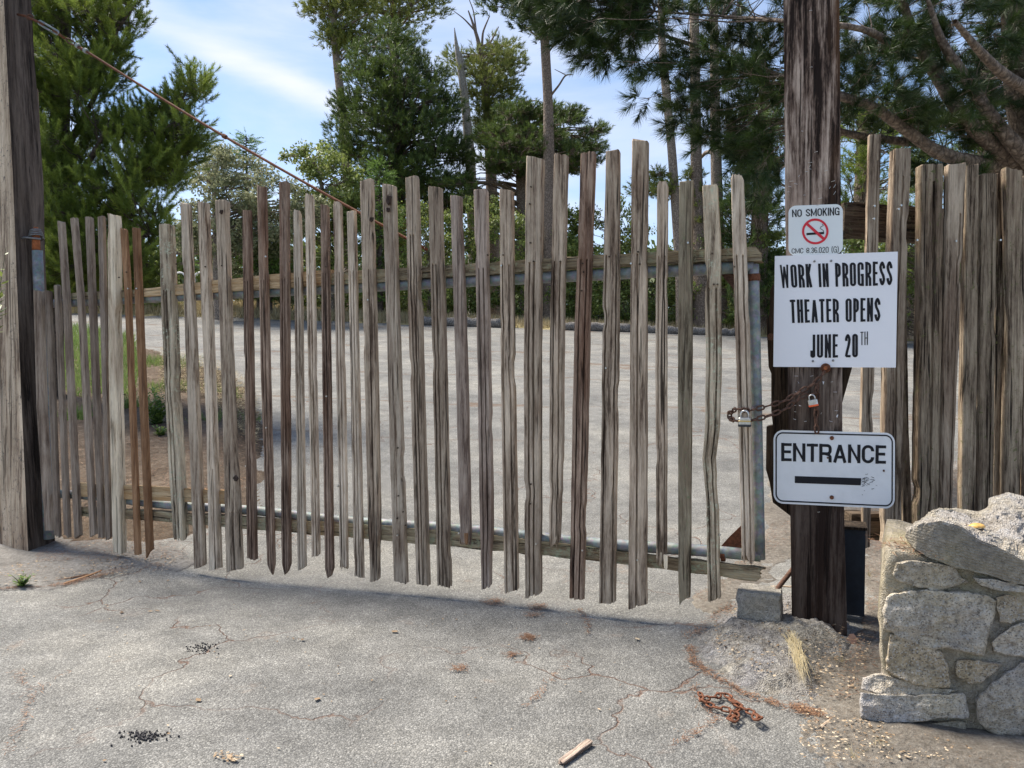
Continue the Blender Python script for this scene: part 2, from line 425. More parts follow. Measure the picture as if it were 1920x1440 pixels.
def asphalt():
    m, nt, b = new_mat('asphalt')
    g = N(nt, 'ShaderNodeNewGeometry'); P = g.outputs['Position']
    v = N(nt, 'ShaderNodeTexVoronoi'); v.inputs['Scale'].default_value = 165; v.inputs['Randomness'].default_value = 1
    nt.links.new(P, v.inputs['Vector'])
    v2 = N(nt, 'ShaderNodeTexVoronoi'); v2.inputs['Scale'].default_value = 110
    nt.links.new(P, v2.inputs['Vector'])
    big = noise(nt, P, 0.8, 6, 0.6)
    med = noise(nt, P, 5, 6, 0.65)
    fine = noise(nt, P, 150, 4, 0.7)
    sep = N(nt, 'ShaderNodeSeparateColor'); nt.links.new(v.outputs['Color'], sep.inputs[0])
    st = ramp(nt, sep.outputs[0], [(0.0, (0.17, 0.165, 0.152)), (0.35, (0.275, 0.265, 0.245)), (0.75, (0.375, 0.362, 0.336)), (1.0, (0.56, 0.54, 0.50))])
    edge = ramp(nt, v.outputs['Distance'], [(0.25, 0.0), (0.62, 1.0)])
    c = mixc(nt, math_(nt, 'MULTIPLY', edge, 0.75), st, (0.12, 0.116, 0.112))
    c = mixc(nt, math_(nt, 'MULTIPLY', ramp(nt, fine, [(0.35, 0.0), (0.7, 1.0)]), 0.35), c, (0.40, 0.39, 0.375))
    sp2 = N(nt, 'ShaderNodeSeparateColor'); nt.links.new(v2.outputs['Color'], sp2.inputs[0])
    c = mixc(nt, 1.0, c, ramp(nt, sp2.outputs[0], [(0.0, 0.78), (0.35, 0.95), (0.8, 1.04), (1.0, 1.2)]), 'MULTIPLY')
    tone = ramp(nt, big, [(0.33, (0.56, 0.57, 0.575)), (0.5, (0.76, 0.765, 0.755)), (0.66, (0.98, 0.97, 0.92))])
    c = mixc(nt, 1.0, c, tone, 'MULTIPLY')
    c = mixc(nt, 1.0, c, ramp(nt, med, [(0.32, 0.76), (0.68, 1.18)]), 'MULTIPLY')
    # dark tar spots
    ts = ramp(nt, noise(nt, P, 3.1, 8, 0.75, 0.3), [(0.70, 0.0), (0.73, 1.0)])
    c = mixc(nt, math_(nt, 'MULTIPLY', ts, 0.7), c, (0.06, 0.055, 0.06))
    # rusty brown stains
    rs = ramp(nt, noise(nt, mapping(nt, P, (1, 1, 1), (4, 9, 0)), 2.2, 7, 0.7, 0.5), [(0.62, 0.0), (0.72, 1.0)])
    c = mixc(nt, math_(nt, 'MULTIPLY', rs, 0.28), c, (0.36, 0.24, 0.16))
    # cracks
    wv = N(nt, 'ShaderNodeVectorMath', operation='ADD')
    nz = N(nt, 'ShaderNodeTexNoise'); nz.inputs['Scale'].default_value = 2.6; nz.inputs['Detail'].default_value = 5
    nt.links.new(P, nz.inputs['Vector'])
    sc = N(nt, 'ShaderNodeVectorMath', operation='SCALE'); sc.inputs['Scale'].default_value = 0.55
    nt.links.new(nz.outputs['Color'], sc.inputs[0])
    nt.links.new(P, wv.inputs[0]); nt.links.new(sc.outputs[0], wv.inputs[1])
    vc = N(nt, 'ShaderNodeTexVoronoi', feature='DISTANCE_TO_EDGE'); vc.inputs['Scale'].default_value = 1.25
    nt.links.new(wv.outputs[0], vc.inputs['Vector'])
    msk = ramp(nt, noise(nt, mapping(nt, P, (1, 1, 1), (2, 3, 0)), 0.9, 3), [(0.47, 0.0), (0.57, 1.0)])
    ck = math_(nt, 'MULTIPLY', ramp(nt, vc.outputs['Distance'], [(0.0, 0.95), (0.009, 0.0)]), msk)
    c = mixc(nt, ck, c, (0.14, 0.08, 0.055))
    # long seams across the old pavement beyond the gate
    sx = N(nt, 'ShaderNodeSeparateXYZ'); nt.links.new(wv.outputs[0], sx.inputs[0])
    yy = math_(nt, 'ADD', math_(nt, 'ADD', sx.outputs['Y'], math_(nt, 'MULTIPLY', sx.outputs['X'], 0.16)), 0.0)
    yy = math_(nt, 'ADD', yy, math_(nt, 'MULTIPLY', noise(nt, mapping(nt, P, (.35, 1, 1)), 0.55, 3, .6), 3.2))
    fr = math_(nt, 'FRACT', math_(nt, 'MULTIPLY', yy, 0.42))
    dd = math_(nt, 'ABSOLUTE', math_(nt, 'SUBTRACT', fr, 0.5))
    far = ramp(nt, math_(nt, 'MULTIPLY', sx.outputs['Y'], 0.02), [(0.155, 0.0), (0.2, 1.0)])
    nb = ramp(nt, noise(nt, P, 1.1, 4, 0.7), [(0.40, 0.0), (0.5, 1.0)])
    seam = math_(nt, 'MULTIPLY', math_(nt, 'MULTIPLY', ramp(nt, dd, [(0.0, 1.0), (0.045, 0.0)]), far), nb)
    c = mixc(nt, math_(nt, 'MULTIPLY', seam, 0.85), c, (0.13, 0.085, 0.055))
    nt.links.new(c, b.inputs['Base Color'])
    b.inputs['Roughness'].default_value = 0.9
    b.inputs['Specular IOR Level'].default_value = 0.3
    h = math_(nt, 'ADD', math_(nt, 'MULTIPLY', v.outputs['Distance'], -0.8), math_(nt, 'MULTIPLY', fine, 0.5))
    h = math_(nt, 'SUBTRACT', h, math_(nt, 'MULTIPLY', math_(nt, 'MAXIMUM', ck, seam), 1.6))
    bump(nt, b, h, 0.8, 0.006)
    return m
M['asphalt'] = asphalt()
def soil(name, a, b_, c_, litter=0.4, lcol=(0.30, 0.16, 0.08), gscale=22, bs=1.0):
    m, nt, b = new_mat(name)
    g = N(nt, 'ShaderNodeNewGeometry'); P = g.outputs['Position']
    n1 = noise(nt, P, gscale, 8, 0.72)
    n2 = noise(nt, P, 2.3, 5, 0.6)
    n3 = noise(nt, P, 130, 5, 0.75)
    s = math_(nt, 'ADD', math_(nt, 'MULTIPLY', n1, 0.45), math_(nt, 'ADD', math_(nt, 'MULTIPLY', n2, 0.25), math_(nt, 'MULTIPLY', n3, 0.3)))
    c = ramp(nt, s, [(0.36, a), (0.5, b_), (0.64, c_)])
    lt = math_(nt, 'MULTIPLY', ramp(nt, noise(nt, mapping(nt, P, (1, 3.2, 1), rot=(0, 0, 0.6)), 60, 5, 0.7, 1.2), [(0.56, 0.0), (0.64, 1.0)]), litter)
    c = mixc(nt, lt, c, lcol)
    nt.links.new(c, b.inputs['Base Color'])
    b.inputs['Roughness'].default_value = 0.95
    b.inputs['Specular IOR Level'].default_value = 0.15
    bump(nt, b, math_(nt, 'ADD', math_(nt, 'MULTIPLY', n1, 1.0), math_(nt, 'MULTIPLY', n3, 0.4)), bs, 0.02)
    return m
M['soil'] = soil('brown_soil', (0.045, 0.033, 0.024), (0.11, 0.083, 0.06), (0.23, 0.185, 0.14), 0.55)
M['dust'] = soil('pale_dusty_soil', (0.085, 0.073, 0.06), (0.20, 0.178, 0.15), (0.38, 0.35, 0.305), 0.35, (0.30, 0.19, 0.12), 34)
M['greydust'] = soil('grey_gritty_soil', (0.12, 0.112, 0.10), (0.24, 0.225, 0.205), (0.40, 0.385, 0.36), 0.2, (0.26, 0.18, 0.13), 40)
M['drygrass'] = soil('dry_grass_ground', (0.16, 0.13, 0.06), (0.36, 0.29, 0.14), (0.55, 0.47, 0.27), 0.3, (0.20, 0.24, 0.08), 9)
M['terrain'] = soil('terrain_soil', (0.05, 0.05, 0.025), (0.10, 0.09, 0.05), (0.19, 0.16, 0.09), 0.3, (0.10, 0.13, 0.04), 6)
def rock(name, a, b_, c_, speck=0.6, lich=0.25, lcol=(0.30, 0.26, 0.12), sc=55, bs=0.9, bd=0.008):
    m, nt, b = new_mat(name)
    g = N(nt, 'ShaderNodeNewGeometry'); P = g.outputs['Position']
    oi = N(nt, 'ShaderNodeObjectInfo')
    n1 = noise(nt, P, sc, 7, 0.75)
    n2 = noise(nt, P, 7, 5, 0.6, 0.4)
    v = N(nt, 'ShaderNodeTexVoronoi'); v.inputs['Scale'].default_value = 230
    nt.links.new(P, v.inputs['Vector'])
    sep = N(nt, 'ShaderNodeSeparateColor'); nt.links.new(v.outputs['Color'], sep.inputs[0])
    n3 = noise(nt, P, 26, 5, 0.7, 0.3)
    s = math_(nt, 'ADD', math_(nt, 'MULTIPLY', n1, 0.5), math_(nt, 'ADD', math_(nt, 'MULTIPLY', n2, 0.25), math_(nt, 'MULTIPLY', n3, 0.25)))
    c = ramp(nt, s, [(0.38, a), (0.5, b_), (0.61, c_)])
    c = mixc(nt, 1.0, c, ramp(nt, noise(nt, P, 3.3, 4, 0.6, 0.5), [(0.38, (0.86, 0.86, 0.93)), (0.62, (1.08, 1.03, 0.92))]), 'MULTIPLY')
    dk = math_(nt, 'MULTIPLY', ramp(nt, sep.outputs[0], [(0.80, 0.0), (0.88, 1.0)]), speck)
    c = mixc(nt, dk, c, (0.045, 0.045, 0.05))
    wt = math_(nt, 'MULTIPLY', ramp(nt, sep.outputs[1], [(0.84, 0.0), (0.9, 1.0)]), speck)
    c = mixc(nt, wt, c, (0.62, 0.60, 0.56))
    l = math_(nt, 'MULTIPLY', ramp(nt, noise(nt, P, 4.5, 6, 0.65, 0.6), [(0.55, 0.0), (0.66, 1.0)]), lich)
    c = mixc(nt, l, c, lcol)
    br = math_(nt, 'ADD', math_(nt, 'MULTIPLY', oi.outputs['Random'], 0.28), 0.86)
    cb = N(nt, 'ShaderNodeCombineColor')
    for i in range(3): nt.links.new(br, cb.inputs[i])
    c = mixc(nt, 1.0, c, cb.outputs[0], 'MULTIPLY')
    nt.links.new(c, b.inputs['Base Color'])
    b.inputs['Roughness'].default_value = 0.9
    b.inputs['Specular IOR Level'].default_value = 0.25
    bump(nt, b, math_(nt, 'ADD', math_(nt, 'ADD', n1, n3), math_(nt, 'MULTIPLY', v.outputs['Distance'], 0.4)), bs, bd * 1.6)
    return m
M['granite'] = rock('granite', (0.22, 0.19, 0.15), (0.48, 0.43, 0.35), (0.76, 0.69, 0.58), 0.5, 0.35, (0.34, 0.27, 0.17))
M['granite2'] = rock('pale_granite', (0.27, 0.245, 0.21), (0.54, 0.50, 0.43), (0.80, 0.75, 0.66), 0.5, 0.2, (0.36, 0.30, 0.20))
M['granitetan'] = rock('tan_granite', (0.22, 0.18, 0.13), (0.46, 0.39, 0.29), (0.70, 0.61, 0.48), 0.6, 0.4, (0.33, 0.25, 0.14))
M['mortar'] = rock('mossy_mortar', (0.27, 0.235, 0.175), (0.47, 0.42, 0.325), (0.66, 0.60, 0.48), 0.2, 0.35, (0.34, 0.30, 0.12), 40, 1.0, 0.012)
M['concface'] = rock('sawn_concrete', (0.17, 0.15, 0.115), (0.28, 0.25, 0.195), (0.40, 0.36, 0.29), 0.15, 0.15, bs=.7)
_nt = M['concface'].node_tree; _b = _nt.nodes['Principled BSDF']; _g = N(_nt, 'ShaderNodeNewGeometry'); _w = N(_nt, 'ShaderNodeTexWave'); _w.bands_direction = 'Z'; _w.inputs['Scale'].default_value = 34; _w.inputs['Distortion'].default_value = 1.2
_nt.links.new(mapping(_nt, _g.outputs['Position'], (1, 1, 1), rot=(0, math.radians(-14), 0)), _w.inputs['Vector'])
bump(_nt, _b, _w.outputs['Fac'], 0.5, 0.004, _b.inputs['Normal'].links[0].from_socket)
M['concrough'] = rock('broken_concrete', (0.34, 0.29, 0.22), (0.72, 0.655, 0.545), (0.90, 0.86, 0.77), 0.3, 0.2, (0.46, 0.40, 0.27), 34, 1.2, 0.016)
M['concpale'] = rock('pale_concrete', (0.26, 0.245, 0.215), (0.46, 0.435, 0.385), (0.68, 0.64, 0.57), 0.4, 0.2, (0.30, 0.26, 0.17), 45, 1.0, 0.01)
M['concgrey'] = rock('rough_grey_concrete', (0.19, 0.175, 0.155), (0.44, 0.415, 0.375), (0.74, 0.71, 0.65), 0.5, 0.2, (0.22, 0.19, 0.14), 38, 1.2, 0.014)

def leafmat(name, dark, mid, light, rough=0.55, trans=0.25):
    m, nt, b = new_mat(name)
    at_ = N(nt, 'ShaderNodeAttribute', attribute_name='tint')
    tc = N(nt, 'ShaderNodeTexCoord')
    n1 = noise(nt, tc.outputs['Object'], 1.3, 4, 0.6)
    f = math_(nt, 'ADD', math_(nt, 'MULTIPLY', at_.outputs['Fac'], 0.7), math_(nt, 'MULTIPLY', math_(nt, 'SUBTRACT', n1, 0.35), 0.8))
    c = ramp(nt, f, [(0.05, dark), (0.5, mid), (0.95, light)])
    nt.links.new(c, b.inputs['Base Color'])
    b.inputs['Roughness'].default_value = rough
    b.inputs['Specular IOR Level'].default_value = 0.35
    tr = N(nt, 'ShaderNodeBsdfTranslucent')
    nt.links.new(mixc(nt, 0.5, c, light), tr.inputs['Color'])
    mx = N(nt, 'ShaderNodeMixShader'); mx.inputs[0].default_value = trans
    out = nt.nodes['Material Output']
    nt.links.new(b.outputs[0], mx.inputs[1]); nt.links.new(tr.outputs[0], mx.inputs[2])
    nt.links.new(mx.outputs[0], out.inputs['Surface'])
    return m
M['ndl_bright'] = leafmat('bright_pine_needles', (0.020, 0.038, 0.008), (0.125, 0.185, 0.026), (0.46, 0.55, 0.11), 0.5, 0.25)
M['ndl_dark'] = leafmat('dark_pine_needles', (0.010, 0.022, 0.007), (0.050, 0.088, 0.020), (0.20, 0.27, 0.065), 0.5, 0.2)
M['ndl_near'] = leafmat('shaded_long_needles', (0.009, 0.021, 0.006), (0.034, 0.064, 0.014), (0.12, 0.18, 0.04), 0.45, 0.10)
M['ndl_mid'] = leafmat('far_pine_needles', (0.03, 0.05, 0.016), (0.085, 0.12, 0.035), (0.20, 0.25, 0.08), 0.6, 0.2)
M['ndl_olive'] = leafmat('olive_pine_needles', (0.045, 0.062, 0.016), (0.15, 0.185, 0.042), (0.33, 0.36, 0.10), 0.6, 0.25)
M['leaf_green'] = leafmat('green_shrub_leaves', (0.035, 0.055, 0.016), (0.14, 0.19, 0.042), (0.40, 0.46, 0.14), 0.5, 0.3)
M['leaf_pale'] = leafmat('pale_olive_leaves', (0.08, 0.10, 0.045), (0.19, 0.21, 0.10), (0.40, 0.40, 0.25), 0.6, 0.3)
M['leaf_cyp'] = leafmat('young_conifer_sprays', (0.04, 0.085, 0.018), (0.10, 0.19, 0.035), (0.24, 0.36, 0.08), 0.55, 0.3)
M['grass'] = leafmat('grass_blades', (0.05, 0.10, 0.02), (0.12, 0.22, 0.04), (0.30, 0.36, 0.12), 0.5, 0.35)
M['straw'] = leafmat('dry_straw', (0.26, 0.195, 0.10), (0.42, 0.34, 0.19), (0.60, 0.52, 0.34), 0.6, 0.2)
M['litter'] = leafmat('fallen_pine_needles', (0.075, 0.036, 0.022), (0.19, 0.095, 0.052), (0.36, 0.21, 0.12), 0.7, 0.1)
M['chips'] = leafmat('wood_chips', (0.08, 0.05, 0.03), (0.28, 0.19, 0.11), (0.60, 0.50, 0.36), 0.8, 0.0)
def bark(name, a, b_, c_):
    m, nt, b = new_mat(name)
    tc = N(nt, 'ShaderNodeTexCoord')
    V = mapping(nt, tc.outputs['Object'], (1, 1, 0.45))
    v = N(nt, 'ShaderNodeTexVoronoi', feature='DISTANCE_TO_EDGE'); v.inputs['Scale'].default_value = 16
    nt.links.new(V, v.inputs['Vector'])
    n1 = noise(nt, tc.outputs['Object'], 24, 7, 0.7)
    c = ramp(nt, n1, [(0.32, a), (0.5, b_), (0.68, c_)])
    e = ramp(nt, v.outputs['Distance'], [(0.0, 1.0), (0.12, 0.0)])
    c = mixc(nt, math_(nt, 'MULTIPLY', e, 0.6), c, tuple(x * 0.4 for x in a))
    nt.links.new(c, b.inputs['Base Color'])
    b.inputs['Roughness'].default_value = 0.92
    bump(nt, b, math_(nt, 'ADD', n1, math_(nt, 'MULTIPLY', v.outputs['Distance'], 2.0)), 0.9, 0.02)
    return m
M['bark'] = bark('pine_bark', (0.08, 0.058, 0.045), (0.20, 0.15, 0.115), (0.38, 0.30, 0.23))
M['bark_pale'] = bark('pale_pine_bark', (0.12, 0.09, 0.07), (0.26, 0.205, 0.16), (0.42, 0.35, 0.29))
M['bark_dead'] = bark('bleached_deadwood', (0.22, 0.19, 0.16), (0.38, 0.34, 0.29), (0.55, 0.51, 0.45))
M['bark_dark'] = bark('dark_branch_bark', (0.035, 0.026, 0.02), (0.085, 0.063, 0.05), (0.17, 0.13, 0.10))
M['log'] = bark('driftwood_log', (0.10, 0.085, 0.075), (0.21, 0.19, 0.17), (0.38, 0.35, 0.32))

# ================================================================== GROUND
def gh(x, y):
    x = np.asarray(x, dtype=np.float64); y = np.asarray(y, dtype=np.float64)
    r = np.clip(y - 4.6, 0, None)
    r = np.minimum(r, 21.5)
    ram = 0.116 * (np.sqrt(r * r + 1.2) - 1.095)
    tilt = -0.0016 * np.clip(x, -14, 14) * r
    back = np.clip(y - 25.6, 0, None)
    bank = 0.10 * (1 - np.exp(-back / 3)) * 6 * np.clip(0.55 - x * 0.06, 0.05, 1.2)
    dip = -0.05 * np.exp(-((x + 1.8) / 1.3) ** 2 - ((y - 4.5) / 0.7) ** 2)
    dip = dip - 0.062 * np.exp(-((x + 3.35) / 0.75) ** 2 - ((y - 5.2) / 0.7) ** 2)
    rise = 0.03 * np.exp(-((x - 1.2) / 0.5) ** 2 - ((y - 3.4) / 0.6) ** 2)
    und = 0.012 * np.sin(x * 1.7 + 0.6) * np.cos(y * 1.3)
    return ram + tilt + bank + dip + rise + und
def ghf(x, y): return float(gh(x, y))
def ground(px, py, lift=0.0):
    d = ray(px, py)
    t0 = 0.5; t = 0.5
    while t < 60:
        p = EYE + d * t
        if p.z < ghf(p.x, p.y) + lift:
            a, b = t0, t
            for _ in range(25):
                c = (a + b) / 2; q = EYE + d * c
                if q.z < ghf(q.x, q.y) + lift: b = c
                else: a = c
            return EYE + d * b
        t0 = t; t += 0.05 + t * 0.01
    return EYE + d * 30
def gpt(x, y, lift=0.0): return Vector((x, y, ghf(x, y) + lift))

def grid_sheet(name, xs, ys, zfun, mat, keep=None, smooth=True):
    X, Y = np.meshgrid(xs, ys)
    Z = zfun(X, Y)
    nx, ny = len(xs), len(ys)
    v = np.stack([X.ravel(), Y.ravel(), Z.ravel()], 1)
    i = np.arange((nx - 1) * (ny - 1)); r = i // (nx - 1); c = i % (nx - 1)
    a = r * nx + c
    f = np.stack([a, a + 1, a + 1 + nx, a + nx], 1)
    if keep is not None:
        k = keep(X, Y).ravel()
        f = f[k[f].any(axis=1)]
        used = np.unique(f); mp = -np.ones(len(v), dtype=np.int64); mp[used] = np.arange(len(used))
        v = v[used]; f = mp[f]
    me = bpy.data.meshes.new(name)
    me.vertices.add(len(v)); me.vertices.foreach_set('co', v.astype(np.float32).ravel())
    me.loops.add(f.size); me.loops.foreach_set('vertex_index', f.astype(np.int32).ravel())
    me.polygons.add(len(f)); me.polygons.foreach_set('loop_start', np.arange(0, f.size, 4, dtype=np.int32))
    try: me.polygons.foreach_set('loop_total', np.full(len(f), 4, dtype=np.int32))
    except Exception: pass
    me.materials.append(mat)
    if smooth: me.polygons.foreach_set('use_smooth', np.ones(len(f), dtype=bool))
    me.update(calc_edges=True)
    o = bpy.data.objects.new(name, me); COL.objects.link(o)
    return o
def spaced(parts):
    r = []
    for a, b, s in parts: r += list(np.arange(a, b, s))
    r.append(parts[-1][1])
    return np.array(r)
xs = spaced([(-900, -100, 80), (-100, -20, 8), (-20, 20, 1.0), (20, 100, 8), (100, 900, 80)])
ys = spaced([(-300, -20, 40), (-20, 40, 1.0), (40, 120, 8), (120, 1500, 90)])
o = grid_sheet('ground', xs, ys, lambda X, Y: gh(X, Y) - 0.06, M['terrain'])
tag(o, kind='structure')
xs = spaced([(-16, -5, 0.5), (-5, -2.6, 0.08), (-2.6, 2.2, 0.025), (2.2, 5, 0.1), (5, 24, 0.6)])
ys = spaced([(-6, 1.6, 0.3), (1.6, 5.2, 0.025), (5.2, 8, 0.08), (8, 25.8, 0.3)])
def z_asph(X, Y):
    P = np.stack([X.ravel(), Y.ravel(), np.zeros(X.size)], 1)
    return gh(X, Y) + (0.004 * fbm(P * 2.3, 3, 5) + 0.0022 * fbm(P * 16, 3, 9)).reshape(X.shape)
o = grid_sheet('road', xs, ys, z_asph, M['asphalt'])
tag(o, kind='structure')

def poly_sd(poly, X, Y):
    """signed distance, positive inside"""
    P = np.array([(p[0], p[1]) for p in poly]); n = len(P)
    x = X.ravel(); y = Y.ravel()
    d = np.full(x.shape, 1e9); ins = np.zeros(x.shape, dtype=bool)
    for i in range(n):
        a = P[i]; b = P[(i + 1) % n]
        e = b - a; L = (e ** 2).sum() + 1e-12
        t = np.clip(((x - a[0]) * e[0] + (y - a[1]) * e[1]) / L, 0, 1)
        d = np.minimum(d, np.hypot(x - a[0] - t * e[0], y - a[1] - t * e[1]))
        c = ((a[1] > y) != (b[1] > y)) & (x < (b[0] - a[0]) * (y - a[1]) / (b[1] - a[1] + 1e-12) + a[0])
        ins ^= c
    return np.where(ins, d, -d).reshape(X.shape)
def patch(name, poly, cell, h, fall, mat, rough=0.01, rscale=8, seed=3, wob=0.06, wscale=4, sink=0.02):
    P = np.array([(p[0], p[1]) for p in poly])
    m = 0.15 + wob
    xs = np.arange(P[:, 0].min() - m, P[:, 0].max() + m + cell, cell)
    ys = np.arange(P[:, 1].min() - m, P[:, 1].max() + m + cell, cell)
    X, Y = np.meshgrid(xs, ys)
    Q = np.stack([X.ravel(), Y.ravel(), np.zeros(X.size)], 1)
    sd = poly_sd(poly, X, Y) + wob * fbm(Q * wscale, 4, seed).reshape(X.shape)
    t = np.clip(sd / fall, 0, 1); t = t * t * (3 - 2 * t)
    R = (fbm(Q * rscale, 5, seed + 20, gain=0.6)).reshape(X.shape)
    Z = gh(X, Y) + h * t + rough * R * np.clip(sd / 0.06 + 0.3, 0, 1) + 0.004
    Z = np.where(sd < 0, gh(X, Y) - sink - 0.0 * sd, Z)
    return grid_sheet(name, xs, ys, lambda a, b: Z, mat, keep=lambda a, b: sd > -cell * 0.5)
def gp(*pts): return [tuple(ground(*p).xy) for p in pts]

# dirt where it has washed round the posts and along the edges
o = patch('dirt_bank', gp((60, 1012), (-60, 980), (-300, 760), (60, 660), (290, 655), (335, 690), (420, 692), (470, 735), (492, 800), (492, 880), (478, 950), (425, 990), (340, 1004), (230, 1018), (130, 1022)), 0.035, 0.10, 0.5, M['soil'], 0.05, 2.6, wob=0.12, wscale=2.0)
tag(o, kind='structure')
o = patch('dusty_soil', gp((-120, 1105), (-140, 1010), (60, 985), (210, 1000), (330, 1030), (370, 1056), (330, 1072), (255, 1062), (170, 1085), (90, 1108)), 0.018, 0.018, 0.16, M['greydust'], 0.012, 7, seed=11, wob=0.06)
tag(o, kind='structure')
o = patch('dusty_soil', gp((1560, 1445), (1500, 1385), (1530, 1330), (1500, 1290), (1600, 1215), (1610, 1100), (1590, 1040), (1480, 1050), (1440, 1100), (1330, 1150), (1290, 1120), (1400, 1040), (1440, 990), (1440, 900), (1800, 880), (2300, 900), (2500, 1100), (2600, 1500), (2000, 1500), (1700, 1500)), 0.02, 0.02, 0.25, M['dust'], 0.022, 6, seed=17, wob=0.09)
tag(o, kind='structure')
# rough concrete footing round the right post
o = patch('concrete_footing', gp((1312, 1235), (1312, 1195), (1345, 1165), (1400, 1130), (1480, 1120), (1590, 1160), (1600, 1210), (1560, 1260), (1545, 1310), (1490, 1320), (1420, 1300), (1350, 1270)), 0.012, 0.045, 0.13, M['concgrey'], 0.045, 17, seed=31, wob=0.035, wscale=9)
tag(o, 'rough broken concrete footing sloping round the base of the dark signpost', 'footing')
footing = o
o = patch('grass_verge', [(-22, 25.4), (8, 25.5), (24, 25.6), (24, 36), (-22, 36)], 0.3, 0.05, 0.5, M['drygrass'], 0.12, 1.2, seed=41, wob=0.4, wscale=.8)
tag(o, kind='structure')

# ================================================================== GATE
GD = Vector((0.926, -0.377, 0)).normalized()       # along the gate, to the right
GN = Vector((-0.377, -0.926, 0)).normalized()      # out of the gate, towards the road
A0 = at(1415, 700, 3.45); A0.z = 0
def gate(px, py, off=0.0): return hit(px, py, A0 + GN * off, GN)

gate_root = empty('picket_gate', (gate(760, 1000).x, gate(760, 1000).y, 0.0),
                  'wide driveway gate of weathered split wood pickets on a galvanised pipe frame', 'gate')
def rough_box_loft(rows, name, mat, parent, seed, jag=0.0, jag_top=0.0):
    """rows: list of rings (each a list of Vectors); closed loft with end caps"""
    n = len(rows[0]); v = []; f = []
    for r in rows: v += r
    for i in range(len(rows) - 1):
        for k in range(n):
            k2 = (k + 1) % n
            f.append((i * n + k, i * n + k2, (i + 1) * n + k2, (i + 1) * n + k))
    f.append(tuple(range(n - 1, -1, -1)))
    f.append(tuple((len(rows) - 1) * n + k for k in range(n)))
    loc = tuple(rows[-1][0])
    return link_mesh(name, v, f, mat, parent, loc=loc)

